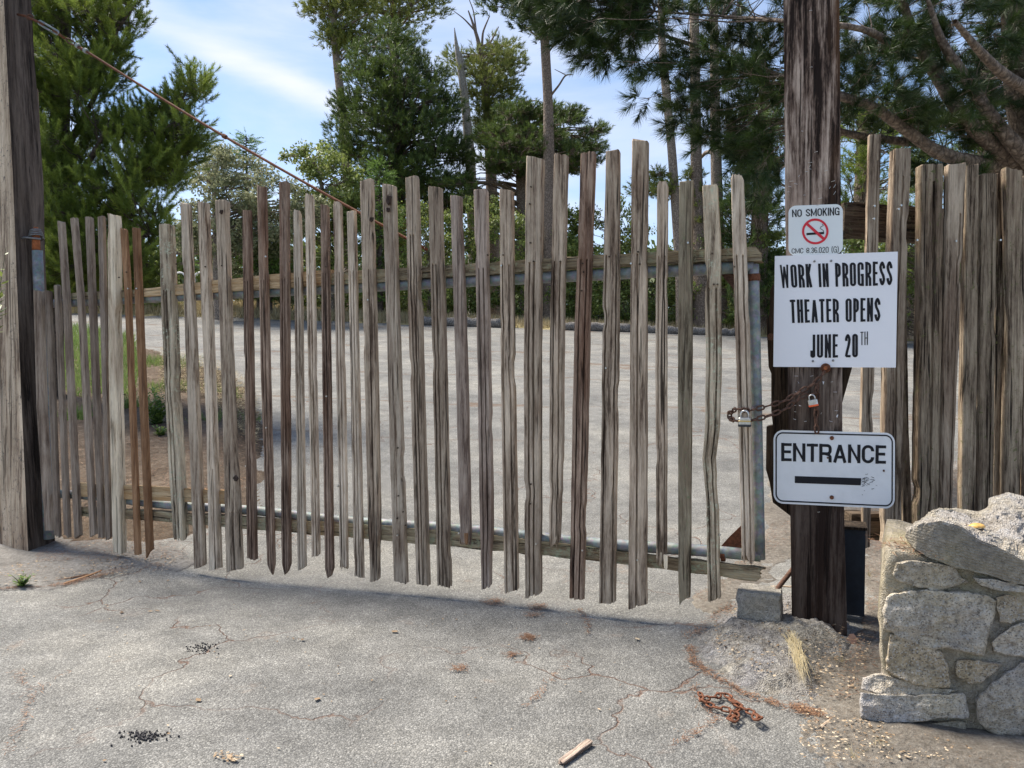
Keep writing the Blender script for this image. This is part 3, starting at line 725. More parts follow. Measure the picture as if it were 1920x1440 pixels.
def picket(name, parent, ctrl, P0, nrm, tdir, mat, thick=0.75, grooves=(), gstart=None, top='flat', bot='flat', off=0.0, seed=0, name_label=None, rough=1.0, twist=0.0, gdepth=None, minT=None):
    """ctrl: (py, left px, right px) from top to bottom, on the front plane P0/nrm"""
    rs = random.Random(seed * 77 + 5)
    ys = [c[0] for c in ctrl]
    nlev = max(20, int((ys[-1] - ys[0]) / 15))
    lev = [ys[0] + (ys[-1] - ys[0]) * i / (nlev - 1) for i in range(nlev)]
    if gstart is not None:
        lev += [gstart - 1, gstart + 2]; lev = sorted(lev)
    P = P0 + nrm * off
    def lr(y):
        for i in range(len(ctrl) - 1):
            if y <= ctrl[i + 1][0] or i == len(ctrl) - 2:
                a, b = ctrl[i], ctrl[i + 1]
                t = (y - a[0]) / (b[0] - a[0]); t = min(1, max(0, t))
                return a[1] + (b[1] - a[1]) * t, a[2] + (b[2] - a[2]) * t
    mid = ctrl[len(ctrl) // 2]
    l, r = lr(mid[0])
    w0 = (hit(r, mid[0], P, nrm) - hit(l, mid[0], P, nrm)).length
    d = ray((l + r) / 2, mid[0]); lat = d.dot(tdir) / -d.dot(nrm)      # >0: line of sight runs to the right
    frac = 1 / (1 + thick * abs(lat))
    T = thick * w0 * frac
    # cross-section, across 0..1 and depth (0 = front)
    prof = [(0.0, 0.10), (0.05, 0.0)]
    for g in sorted(grooves):
        prof += [(g - 0.062, 0.0), (g - 0.045, -9), (g + 0.045, -9), (g + 0.062, 0.0)]
    if not grooves: prof += [(0.22, 0.0), (0.41, 0.02), (0.6, 0.0), (0.8, 0.015)]
    prof += [(0.95, 0.0), (1.0, 0.10), (1.0, 0.5), (0.98, 1.0), (0.5, 1.0), (0.02, 1.0), (0.0, 0.5)]
    rows = []
    ph = [rs.uniform(0, 6.28) for _ in range(8)]
    tilt = rs.uniform(-0.12, 0.12)
    cham = rs.uniform(0.0, 1.0)
    nl = len(lev)
    gd_ = gdepth if gdepth else 0.32
    vs_all = []
    ny_l, ny_r = rs.uniform(ys[0], ys[-1]), rs.uniform(ys[0], ys[-1]); notch_l, notch_r = rs.choice([0, 1, 1.6]), rs.choice([0, 1, 1.6])
    for i, y in enumerate(lev):
        l, r = lr(y)
        a = hit(l, y, P, nrm); b = hit(r, y, P, nrm)
        if lat < 0:   # right side visible: front face is the left part
            b = a + (b - a) * frac
        else:
            a = b - (b - a) * frac
        ax = b - a; w = ax.length; wd = ax.normalized()
        ring = []
        edge = i == 0 or i == nl - 1
        wig_l = 0.018 * math.sin(y * 0.008 + ph[0]) + 0.008 * math.sin(y * 0.041 + ph[1]) + rs.uniform(-0.013, 0.013) + (0.07 * notch_l if abs(y - ny_l) < 16 else 0)
        wig_r = 0.018 * math.sin(y * 0.007 + ph[2]) + 0.008 * math.sin(y * 0.037 + ph[3]) + rs.uniform(-0.013, 0.013) - (0.07 * notch_r if abs(y - ny_r) < 22 else 0)
        for (u, dd) in prof:
            uu = u + (wig_l * (1 - u) + wig_r * u) * rough
            dep = dd
            if dd == -9:
                dep = gd_ if (gstart is None or y > gstart) else 0.0
                if gstart is not None and y > gstart and y < gstart + 25: dep = gd_ * 0.9
            dep += tilt * (u - 0.5) + rough * 0.012 * math.sin(y * 0.012 + u * 9 + ph[4]) + rough * rs.uniform(-0.008, 0.008)
            p = a + wd * (w * uu) - nrm * (T * dep)
            ring.append(p)
        # bring the ends in: rounded or pointed
        c = sum(ring, Vector()) / len(ring)
        if i == 0:
            for k, (u, dd) in enumerate(prof):
                ring[k] = c + (ring[k] - c) * (0.93 if top == 'flat' else 0.72)
                ring[k].z += rs.uniform(-0.004, 0.004) + (u - 0.5) * 0.012 * math.sin(ph[5]) * w / 0.07
        ring0 = ring
        vs_all.append(ring0)
    # extra levels just inside the ends
    def lerp_ring(r1, r2, t): return [p + (q - p) * t for p, q in zip(r1, r2)]
    if top == 'round':
        r0, r1 = vs_all[0], vs_all[1]
        c = sum(r1, Vector()) / len(r1)
        L = (r1[0] - r0[0]).length
        wv = (r1[-1] - r1[0]).length
        ins = lerp_ring(vs_all[0], vs_all[1], 0.55)
        ci = sum(ins, Vector()) / len(ins)
        base = lerp_ring(vs_all[1], vs_all[1], 0)
        cb = sum(base, Vector()) / len(base)
        vs_all.insert(1, [ci + (q - cb) * 0.99 for q in base])
    else:
        base = vs_all[1]; cb = sum(base, Vector()) / len(base)
        c0 = sum(vs_all[0], Vector()) / len(base)
        ci = c0 + (cb - c0) * 0.14
        vs_all.insert(1, [ci + (q - cb) * 1.0 for q in base])
    last = vs_all[-1]; c = sum(last, Vector()) / len(last)
    kk = len(last)
    for k in range(kk):
        u = prof[k][0]
        if bot == 'flat':
            last[k].z += rs.uniform(-0.006, 0.006) + (u - 0.5) * 0.02 * math.sin(ph[6])
        elif bot == 'point':
            last[k] = c + (last[k] - c) * 0.5 + (last[-1] - last[0]) * 0.12 * math.sin(ph[7]); last[k].z += (u - 0.5) * 0.03 * math.sin(ph[6])
        elif bot == 'pointl':
            last[k] = last[0] + (last[k] - last[0]) * 0.5; last[k].z += u * 0.035
        elif bot == 'broken':
            last[k].z += rs.choice([0.0, 0.05, 0.02, 0.09, 0.04]) if k % 2 else rs.uniform(-0.01, 0.03)
    if bot in ('point', 'pointl'):
        # taper begins a little above
        vs_all[-2] = [cc for cc in vs_all[-2]]
    return rough_box_loft(vs_all, name, mat, parent, seed)

# (top y, left, right) ... (bottom y, left, right), material, thickness, grooves, groove start, top, bottom
GP = [
 ([(545, 62, 83), (760, 68, 90), (995, 84, 100)], 'dull', .5, (), None, 'flat', 'flat'),
 ([(545, 83, 100), (1005, 102, 116)], 'dull', .6, (), None, 'flat', 'flat'),
 ([(534, 100, 115), (1005, 119, 135)], 'dull', .6, (), None, 'point', 'flat'),
 ([(415, 107, 123), (560, 117, 133), (1007, 139, 157)], 'dull', .7, (), None, 'flat', 'flat'),
 ([(409, 131, 148), (560, 144, 160), (1005, 168, 185)], 'dull', .7, (), None, 'flat', 'flat'),
 ([(407, 159, 176), (560, 165, 182), (1008, 184, 199)], 'dull', .7, (), None, 'flat', 'flat'),
 ([(406, 183, 200), (1010, 198, 212)], 'dull', .7, (), None, 'flat', 'flat'),
 ([(402, 200, 229), (700, 203, 232), (1037, 211, 238)], 'white', .7, (), None, 'flat', 'flat'),
 ([(429, 225, 241), (515, 231, 247), (640, 237, 251), (1040, 252, 266)], 'orange', .7, (), None, 'flat', 'flat'),
 ([(427, 247, 264), (1047, 273, 290)], 'orange', .7, (), None, 'flat', 'pointl'),
 ([(420, 298, 327), (600, 302, 337), (760, 310, 342), (900, 318, 349), (1015, 326, 352)], 'lichen', .7, (.32, .62), 545, 'flat', 'broken'),
 ([(381, 337, 359), (560, 344, 368), (1064, 363, 391)], 'pale', .6, (), None, 'flat', 'flat'),
 ([(378, 369, 394), (560, 376, 402), (800, 386, 410), (1068, 391, 421)], 'pale', .7, (.72,), 880, 'flat', 'flat'),
 ([(375, 403, 431), (640, 412, 438), (860, 419, 448), (930, 420, 455), (1070, 424, 461)], 'grey', .6, (.62,), 960, 'flat', 'flat'),
 ([(394, 453, 472), (1048, 462, 485)], 'brown', .55, (.32, .66), 527, 'flat', 'flat'),
 ([(349, 481, 503), (700, 488, 510), (1000, 498, 517), (1074, 501, 518)], 'brown', .55, (.30, .68), 525, 'flat', 'point'),
 ([(341, 523, 545), (1020, 527, 547), (1075, 529, 547)], 'brown', .6, (.36, .68), 522, 'flat', 'point'),
 ([(394, 549, 567), (1066, 558, 576)], 'pale', .5, (.32, .70), 520, 'round', 'flat'),
 ([(364, 571, 590), (1043, 584, 602)], 'pale', .5, (.32, .70), 515, 'round', 'flat'),
 ([(384, 600, 618), (1020, 608, 627), (1082, 609, 628)], 'brown', .55, (.30, .70), 512, 'flat', 'point'),
 ([(378, 624, 643), (760, 631, 650), (1066, 637, 654)], 'pale', .55, (.30, .70), 510, 'round', 'broken'),
 ([(396, 650, 669), (1082, 664, 684)], 'pale', .55, (.30, .68), 508, 'flat', 'flat'),
 ([(337, 674, 704), (700, 683, 712), (1000, 690, 716), (1030, 692, 712), (1090, 693, 712)], 'grey', .6, (.60,), 505, 'flat', 'flat'),
 ([(346, 716, 744), (700, 727, 755), (1092, 738, 767)], 'pale', .6, (), None, 'flat', 'flat'),
 ([(331, 760, 785), (600, 765, 795), (1097, 780, 808)], 'grey', .6, (.35, .62), 440, 'flat', 'flat'),
 ([(350, 802, 831), (600, 809, 838), (850, 815, 843), (1100, 819, 849)], 'grey', .6, (.22, .50), 495, 'flat', 'flat'),
 ([(367, 844, 867), (700, 854, 880), (960, 860, 885), (1020, 862, 885)], 'mauve', .6, (), None, 'flat', 'broken'),
 ([(355, 888, 917), (700, 895, 922), (1000, 900, 927), (1030, 901, 923), (1103, 903, 921)], 'mauve', .6, (.30, .68), 503, 'flat', 'flat'),
 ([(355, 936, 965), (600, 938, 967), (1110, 945, 974)], 'grey', .6, (.22, .74), 496, 'flat', 'flat'),
 ([(295, 986, 1022), (600, 982, 1018), (1118, 984, 1016)], 'grey', .6, (.32, .62), 492, 'flat', 'flat'),
 ([(289, 1038, 1067), (600, 1031, 1061), (900, 1029, 1059), (930, 1029, 1055), (1025, 1029, 1051)], 'grey', .6, (.26, .70), 490, 'flat', 'broken'),
 ([(285, 1088, 1120), (600, 1077, 1109), (1125, 1066, 1098)], 'brown', .6, (.30, .72), 486, 'flat', 'flat'),
 ([(281, 1136, 1164), (600, 1129, 1163), (1132, 1123, 1157)], 'grey', .6, (.18, .86), 478, 'flat', 'flat'),
 ([(262, 1185, 1218), (600, 1181, 1215), (1138, 1178, 1217)], 'grey', .6, (.46,), 476, 'flat', 'flat'),
 ([(340, 1232, 1254), (620, 1229, 1252), (1062, 1230, 1252)], 'grey', .6, (.24, .80), 480, 'round', 'broken'),
 ([(339, 1273, 1302), (700, 1271, 1300), (1080, 1271, 1296), (1136, 1273, 1295)], 'olive', .6, (), None, 'flat', 'pointl'),
 ([(347, 1316, 1348), (450, 1320, 1353), (700, 1323, 1354), (800, 1322, 1351), (860, 1317, 1343), (930, 1324, 1348), (1125, 1327, 1353)], 'lichen', .6, (.25, .72), 540, 'flat', 'flat'),
 ([(327, 1370, 1395), (600, 1378, 1406), (1057, 1391, 1417)], 'pale', .6, (.28, .72), 478, 'round', 'broken'),
]
matfix = {13: 'grey', 23: 'pale'}
for i, (ctrl, mt, th, gr, gs, tp, bt) in enumerate(GP):
    o = picket('picket', gate_root, ctrl, A0, GN, GD, M[mt], th, gr, gs, tp, bt, off=0.072 + 0.004 * math.sin(i * 2.1), seed=i)
    if i == 7: o['label'] = 'bleached nearly white picket'
    if i == 8: o['label'] = 'orange brown picket with a kink'
    if i == 9: o['label'] = 'orange brown picket with a cut foot'
    if i == 10: o['label'] = 'thick crumbling picket with lichen'
    if i == 36: o['label'] = 'crooked picket with lichen'

# knots and old bolt holes
M['knot'] = simple('dark_knot', (0.045, 0.028, 0.02), 0.9, 0, 0.6, 60, 0.6)
for (x, y, rx, ry) in ((441, 897, 6, 7), (696, 411, 5, 5), (728, 374, 6, 11), (727, 393, 4, 5), (414, 397, 4, 5)):
    c = gate(x, y, .083); m_ = MB(); v = []; n_ = 14
    for (s_, d_) in ((1.25, -.008), (1.1, .001), (.85, .003), (.6, -.001), (.2, -.002)):
        v += [c + GD * math.cos(a * 2 * math.pi / n_) * rx * s_ * .0021 * (1 + .22 * math.sin(a * 1.9 + x)) + Vector((0, 0, math.sin(a * 2 * math.pi / n_) * ry * s_ * .0021 * (1 + .2 * math.cos(a * 2.3 + y)))) + GN * d_ for a in range(n_)]
    m_.add(v, [(i * n_ + k, i * n_ + (k + 1) % n_, (i + 1) * n_ + (k + 1) % n_, (i + 1) * n_ + k) for i in range(4) for k in range(n_)] + [tuple(4 * n_ + k for k in range(n_))])
    m_.build('knot', M['knot'], gate_root, True, loc=tuple(c))
m_ = MB()
for (x, y) in ((995, 350), (993, 382), (994, 455), (1000, 490), (1092, 494), (1094, 510), (1090, 545), (1142, 481), (1196, 472), (1199, 495), (1335, 475), (1338, 533), (1345, 533), (995, 908), (994, 945), (746, 930), (755, 960), (744, 972), (760, 985), (236, 510), (222, 520), (232, 740), (233, 752), (330, 495), (745, 840), (943, 478), (914, 478), (1050, 490), (790, 505), (415, 498), (384, 500), (610, 500), (1377, 500)):
    p = gate(x, y, .0795); m_.tube([p - GN * .008, p], .0042, 7)
m_.build('nail_holes', M['blackwood'], gate_root)['kind'] = 'stuff'
# pipe frame
fr = MB()
PR = 0.0275
tl = gate(70, 571); tr_ = gate(1413, 500); bl = gate(96, 925); br = gate(1426, 1044)
def lerp(a, b, t): return a + (b - a) * t
fr.tube([lerp(tl, tr_, i / 30) for i in range(31)], PR, 14)
fr.build('top_pipe', M['galv'], gate_root, True, loc=tuple(tl))
fr = MB(); fr.tube([lerp(bl, br, i / 30) + Vector((0, 0, 0.006 * math.sin(i * 0.7))) for i in range(31)], PR, 14)
fr.build('bottom_pipe', M['galv'], gate_root, True, loc=tuple(bl))
fr = MB(); a = gate(1412, 496); b = gate(1424, 1048)
fr.tube([lerp(a, b, i / 10) for i in range(11)], 0.026, 14)
fr.build('end_pipe', M['galv'], gate_root, True, loc=tuple(b))
fr = MB(); a = gate(70, 470); b = gate(92, 1010)
fr.tube([lerp(a, b, i / 10) for i in range(11)], 0.033, 14)
stile = fr.build('hinge_pipe', M['galv'], gate_root, True, loc=tuple(b))
fr = MB()
a = gate(68, 468)
fr.tube([a + Vector((0, 0, -0.01)), a + Vector((0, 0, 0.10)), a + Vector((0, 0, 0.101)), a + Vector((0, 0, 0.15))], [0.026, 0.024, 0.018, 0.014], 12)
fr.build('hinge_pin', M['rustorange'], gate_root, True, loc=tuple(a))
fr = MB()
pts = []
for i in range(60):
    t = i / 59; an = t * 2 * math.pi * 4
    pts.append(a + Vector((0, 0, 0.075 + t * 0.05)) + Vector((math.cos(an), math.sin(an), 0.25 * math.cos(an + 1))) * (0.034 + 0.012 * (1 - t)))
fr.tube(pts, 0.005, 6)
fr.tube([a + Vector((-0.09, -0.03, 0.065)), a + Vector((-0.05, -0.045, 0.075)), a + Vector((0.0, -0.045, 0.07)), a + Vector((0.045, -0.02, 0.068))], 0.007, 6)
fr.build('wire_coil', M['screw'], gate_root, True, loc=tuple(a))
# rust patches where the frame was welded
for (c1, c2, rr) in (((1398, 1041), (1430, 1048), .0318), ((1403, 508), (1424, 514), .0315)):
    pass
def weld(p1, p2, r):
    w = MB(); a = gate(*p1); b = gate(*p2)
    w.tube([lerp(a, b, i / 4) for i in range(5)], r, 14)
    return w.build('weld_sleeve', M['rust'], gate_root, True, loc=tuple(a))
weld((1413, 514), (1413.5, 527), 0.0285)
weld((1352, 1040.2), (1360, 1040.8), 0.030)
# gusset plates in the corners
def plate(pxs, off, th, mat, name, parent):
    f = [gate(x, y, off) for x, y in pxs]; bk = [p - GN * th for p in f]
    n = len(f)
    return link_mesh(name, f + bk, [tuple(range(n)), tuple(range(2 * n - 1, n - 1, -1))] + [(i, i + n, (i + 1) % n + n, (i + 1) % n) for i in range(n)], mat, parent, loc=tuple(f[0]))
plate([(1352, 1030), (1352, 1024), (1366, 1008), (1392, 983), (1404, 978), (1404, 1032)], -0.004, 0.006, M['rust'], 'gusset_plate', gate_root)
plate([(1350, 512), (1404, 512), (1404, 566), (1386, 556), (1360, 524)], -0.004, 0.006, M['rustdark'], 'gusset_plate', gate_root)

# boards along the pipes
def beam(name, parent, top, bot, planeP, nrm, off, thick, mat, seed=0, n=40, rough=0.006, jagged_end=0.0):
    """top/bot: pixel polylines of the upper and lower front edges"""
    def samp(pl, t):
        x = pl[0][0] + (pl[-1][0] - pl[0][0]) * t
        for i in range(len(pl) - 1):
            if x <= pl[i + 1][0] or i == len(pl) - 2:
                a, b = pl[i], pl[i + 1]; k = (x - a[0]) / (b[0] - a[0]); return x, a[1] + (b[1] - a[1]) * k
    rows = []
    P = planeP + nrm * off
    rs = random.Random(seed)
    for i in range(n):
        t = i / (n - 1)
        a = hit(*samp(top, t), P, nrm); b = hit(*samp(bot, t), P, nrm)
        r = []
        for k in range(7): r.append(lerp(a, b, k / 6))
        bk = [p - nrm * thick for p in reversed(r)]
        top_mid = lerp(a, bk[-1], .5)
        ring = r + bk
        wob = [Vector((rs.uniform(-1, 1) * 0.3, rs.uniform(-1, 1) * 0.3, rs.uniform(-1, 1))) * rough for _ in ring]
        ring = [p + w for p, w in zip(ring, wob)]
        if i in (0, n - 1) and jagged_end:
            sgn = -1 if i == 0 else 1
            tang = (hit(*samp(top, 1), P, nrm) - hit(*samp(top, 0), P, nrm)).normalized()
            ring = [p + tang * sgn * rs.uniform(-jagged_end, jagged_end) for p in ring]
        rows.append(ring)
    nn = len(rows[0]); v = []; f = []
    for r in rows: v += r
    for i in range(n - 1):
        for k in range(nn):
            k2 = (k + 1) % nn
            f.append((i * nn + k, (i + 1) * nn + k, (i + 1) * nn + k2, i * nn + k2))
    f.append(tuple(range(nn))); f.append(tuple((n - 1) * nn + k for k in range(nn - 1, -1, -1)))
    o = link_mesh(name, [(0, 0, 0)], [], mat, parent)
    bpy.data.objects.remove(o)
    # grain runs along the board: local z is the board's own axis
    org = rows[0][0]
    ax = (rows[-1][0] - rows[0][0]).normalized()
    yv = nrm.copy(); xv = yv.cross(ax).normalized(); yv = ax.cross(xv)
    R = Matrix((xv, yv, ax)).transposed()
    loc = [R.transposed() @ (p - org) for p in v]
    me = bpy.data.meshes.new(name); me.from_pydata([tuple(p) for p in loc], [], f); me.materials.append(mat); me.update()
    o = bpy.data.objects.new(name, me); COL.objects.link(o)
    mw = Matrix.Translation(org) @ R.to_4x4()
    o.parent = parent
    if parent is not None: mw = Matrix.Translation(-WORLD_LOC(parent)) @ mw
    o.matrix_local = mw
    return o
beam('top_board', gate_root, [(128, 551), (300, 540), (700, 506), (900, 493), (1100, 479), (1250, 471), (1423, 463)], [(128, 562), (300, 556), (700, 529), (900, 514), (1100, 500), (1250, 493), (1424, 488)], A0, GN, 0.032, 0.075, M['board'], 5, 60, 0.005, 0.015)
beam('top_board', gate_root, [(270, 541), (480, 517), (620, 505)], [(270, 557), (480, 543), (620, 532)], A0, GN, 0.0385, 0.05, M['newboard'], 6, 20, 0.002)
beam('bottom_board', gate_root, [(150, 951), (300, 960), (700, 984), (900, 1002), (1100, 1025), (1250, 1046), (1434, 1067)], [(150, 968), (300, 978), (700, 1012), (900, 1030), (1100, 1050), (1250, 1068), (1412, 1090)], A0, GN, 0.033, 0.04, M['board'], 7, 60, 0.004, 0.02)
beam('bottom_board', gate_root, [(138, 905), (235, 909), (420, 920)], [(138, 930), (235, 936), (420, 945)], A0, GN, 0.0425, 0.022, M['newboard'], 8, 20, 0.002)
# torn orange splinters at the broken feet
for (x, y0, y1, w) in ((870, 1000, 1022, 7), (1244, 1040, 1070, 8), (1238, 1036, 1064, 3)):
    plate([(x, y0), (x + w, y0), (x + w - 1, y1 - 4), (x + w * .5, y1), (x + 1, y1 - 6)], 0.076, 0.012, M['orange'] if x < 1000 else M['white'], 'splinter', gate_root)
# spider silk cocoons / nail heads on the pickets
nm = MB()
for (x, y) in ((612, 743), (499, 802), (633, 912), (1136, 690), (1183, 494), (940, 498), (1290, 455), (690, 562), (240, 541), (256, 541), (498, 481), (1195, 1050), (1092, 1032), (745, 1004), (1005, 1020), (860, 1000), (1350, 1003)):
    p = gate(x, y, 0.078)
    nm.tube([p - GN * 0.006, p + GN * 0.003], 0.0045, 8)
nm.build('nail_heads', M['steel'], gate_root)['kind'] = 'stuff'

# ================================================================== LEFT POST
def edge_post(name, edges, mat, parent=None, n=26, seed=0, rough=0.01):
    """edges: list of polylines (world points, top to bottom) going round the post"""
    def samp(pl, t):
        k = t * (len(pl) - 1); i = min(int(k), len(pl) - 2); return pl[i] + (pl[i + 1] - pl[i]) * (k - i)
    rows = []
    sub = 6
    for i in range(n):
        t = i / (n - 1); cs = [samp(e, t) for e in edges]; ring = []
        for k in range(len(cs)):
            for j in range(sub): ring.append(lerp(cs[k], cs[(k + 1) % len(cs)], j / sub))
        rows.append(ring)
    flat = np.array([tuple(p) for r in rows for p in r])
    c = flat.mean(0)
    nz = fbm(flat * np.array([9, 9, 1.2]), 4, seed) * rough
    nz2 = fbm(flat * np.array([35, 35, 2]), 3, seed + 4) * rough * 0.6
    dirs = flat - c; dirs[:, 2] = 0; dirs /= np.linalg.norm(dirs, axis=1)[:, None] + 1e-9
    flat = flat + dirs * (nz + nz2)[:, None]
    rr = len(rows[0]); rows2 = [[Vector(flat[i * rr + k]) for k in range(rr)] for i in range(n)]
    return rough_box_loft(rows2, name, mat, parent, seed)
lp = edge_post('wooden_post', [
    [at(-75, -260, 5.34), at(-60, 0, 5.32), at(-45, 350, 5.30), at(-25, 700, 5.25), at(2, 1050, 5.20)],
    [at(2, -260, 5.14), at(7, 0, 5.12), at(25, 350, 5.12), at(38, 700, 5.09), at(54, 1062, 5.04)],
    [at(50, -260, 5.42), at(58, 0, 5.40), at(82, 350, 5.37), at(88, 700, 5.32), at(104, 1030, 5.27)],
    [at(-20, -260, 5.62), at(-10, 0, 5.60), at(10, 350, 5.54), at(30, 700, 5.52), at(50, 1020, 5.47)]],
    M['bigpost'], n=50, seed=3)
lp.data.materials.append(M['bigpostshade'])
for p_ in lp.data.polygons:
    if p_.index < 49 * 24 and 6 <= p_.index % 24 < 18: p_.material_index = 1  # sides turned from the sun get the darker, shade-coloured wood
tag(lp, 'thick leaning square timber post at the hinge side of the picket gate', 'post')
o = edge_post('wooden_slab', [
    [at(66, 175, 5.46), at(76, 560, 5.42)], [at(70, 165, 5.45), at(86, 555, 5.41)], [at(72, 170, 5.50), at(88, 560, 5.48)]],
    M['brown'], n=10, seed=5, rough=0.004)
o.parent = None
tag(o, 'thin split slab of wood standing against the dark side of the leaning post', 'slab')

# ================================================================== RIGHT POST AND SIGNS
PP = at(1525, 700, 3.4)
def pst(px, py, off=0.0): return hit(px, py, PP + GN * off, GN)
depth = 0.19
e_fl = [pst(1467, -330), pst(1469, 0), pst(1472, 400), pst(1478, 800), pst(1486, 1222)]
e_fr = [pst(1571, -330), pst(1574, 0), pst(1576, 400), pst(1580, 800), pst(1588, 1222)]
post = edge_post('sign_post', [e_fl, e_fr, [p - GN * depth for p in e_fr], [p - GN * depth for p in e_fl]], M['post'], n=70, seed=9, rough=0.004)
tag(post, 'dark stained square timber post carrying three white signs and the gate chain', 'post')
def post_plate(pxs, off, th, mat, name, parent):
    f = [pst(x, y, off) for x, y in pxs]; bk = [p - GN * th for p in f]
    n = len(f)
    return link_mesh(name, f + bk, [tuple(range(n)), tuple(range(2 * n - 1, n - 1, -1))] + [(i, i + n, (i + 1) % n + n, (i + 1) % n) for i in range(n)], mat, parent, loc=tuple(f[0]))
post_plate([(1444, 545), (1449, 535), (1466, 520), (1500, 520), (1500, 975), (1488, 972), (1449, 942), (1443, 905), (1436, 880), (1437, 800), (1449, 797), (1446, 770), (1446, 700), (1441, 688), (1437, 600), (1443, 590)], -depth - 0.004, 0.07, M['blackwood'], 'backing_board', post)
post_plate([(1560, 560), (1610, 620), (1597, 692), (1579, 756), (1560, 760)], -depth - 0.004, 0.07, M['blackwood'], 'backing_board', post)
b_ = MB(); c = pst(1446, 632, -depth)
b_.tube([c, c + GN * 0.03], 0.018, 6)
b_.build('bolt_head', M['rustdark'], post)
# staples and nails in the post
st = MB(); rs = random.Random(4)
spots = [(1508, 366), (1492, 345), (1512, 322), (1556, 352), (1519, 305), (1519, 311), (1478, 360), (1562, 340), (1533, 385), (1538, 372), (1493, 705), (1560, 716), (1522, 705), (1540, 775), (1490, 786), (1568, 770), (1535, 960), (1498, 330), (1484, 340), (1565, 349), (1549, 320), (1565, 362), (1519, 317), (1481, 350), (1520, 20), (1521, 126), (1504, 246), (1530, 285), (1494, 735), (1566, 735), (1489, 760), (1491, 772), (1558, 790), (1510, 790)]
for (x, y) in spots:
    p = pst(x, y, 0.004); ln = rs.uniform(0.006, 0.016); an = rs.choice([0, 0, 0.2, -0.3, 1.0])
    d = GD * math.cos(an) + Vector((0, 0, 1)) * math.sin(an)
    st.tube([p - d * ln * .5 - GN * 0.006, p - d * ln * .5 + GN * 0.003, p + d * ln * .5 + GN * 0.003, p + d * ln * .5 - GN * 0.006], 0.0011, 5)
st.build('staples', M['steel'], post)['kind'] = 'stuff'
st = MB()
for (x, y) in ((1497, 695 + 22), (1545, 718), (1500, 760), (1569, 780)):
    c = pst(x, y, 0.006)
    vs = [c + GD * rs.uniform(-.008, .008) + Vector((0, 0, rs.uniform(-.008, .008))) for _ in range(4)]
    st.add(vs + [v - GN * .003 for v in vs], [(0, 1, 2, 3), (7, 6, 5, 4), (0, 4, 5, 1), (1, 5, 6, 2), (2, 6, 7, 3), (3, 7, 4, 0)])
st.build('paper_scrap', M['signwhite'], post)['kind'] = 'stuff'

# ---- sign helpers
def quad(q, a, b):    # q = TL, TR, BR, BL ; a across 0..1, b down 0..1
    x = (q[0][0] * (1 - a) + q[1][0] * a) * (1 - b) + (q[3][0] * (1 - a) + q[2][0] * a) * b
    y = (q[0][1] * (1 - a) + q[1][1] * a) * (1 - b) + (q[3][1] * (1 - a) + q[2][1] * a) * b
    return x, y
def cr_(P, n=7):      # smooth curve through points
    P = [P[0]] + list(P) + [P[-1]]; out = []
    for i in range(1, len(P) - 2):
        for k in range(n):
            t = k / n; a, b, c, d = P[i - 1], P[i], P[i + 1], P[i + 2]
            out.append(tuple(.5 * (2 * b[q] + (c[q] - a[q]) * t + (2 * a[q] - 5 * b[q] + 4 * c[q] - d[q]) * t * t + (3 * b[q] - a[q] - 3 * c[q] + d[q]) * t ** 3) for q in (0, 1)))
    return out + [tuple(P[-2])]
def rr_(x0, y0, x1, y1, r, corners, n=6):
    """arc points of a rounded rectangle, corner ids clockwise 0=TR 1=BR 2=BL 3=TL"""
    out = []
    C = {0: (x1 - r, y0 + r, -90), 1: (x1 - r, y1 - r, 0), 2: (x0 + r, y1 - r, 90), 3: (x0 + r, y0 + r, 180)}
    for c in corners:
        cx, cy, a0 = C[c]
        for k in range(n + 1):
            a = math.radians(a0 + 90 * k / n); out.append((cx + r * math.cos(a), cy + r * math.sin(a)))
    return out
GW = dict(I=.0, W=1.55, M=1.35, N=1.02, O=1.05, G=1.08, E=.86, S=.98, T=.92, H=1.0, A=1.12, K=1.02, P=.96, R=1.02, J=.80, U=1.0, C=1.02)
GW.update({'2': .9, '0': .92, '8': .92, '3': .9, '6': .92, '.': .0, '(': .4, ')': .4, ' ': .62})
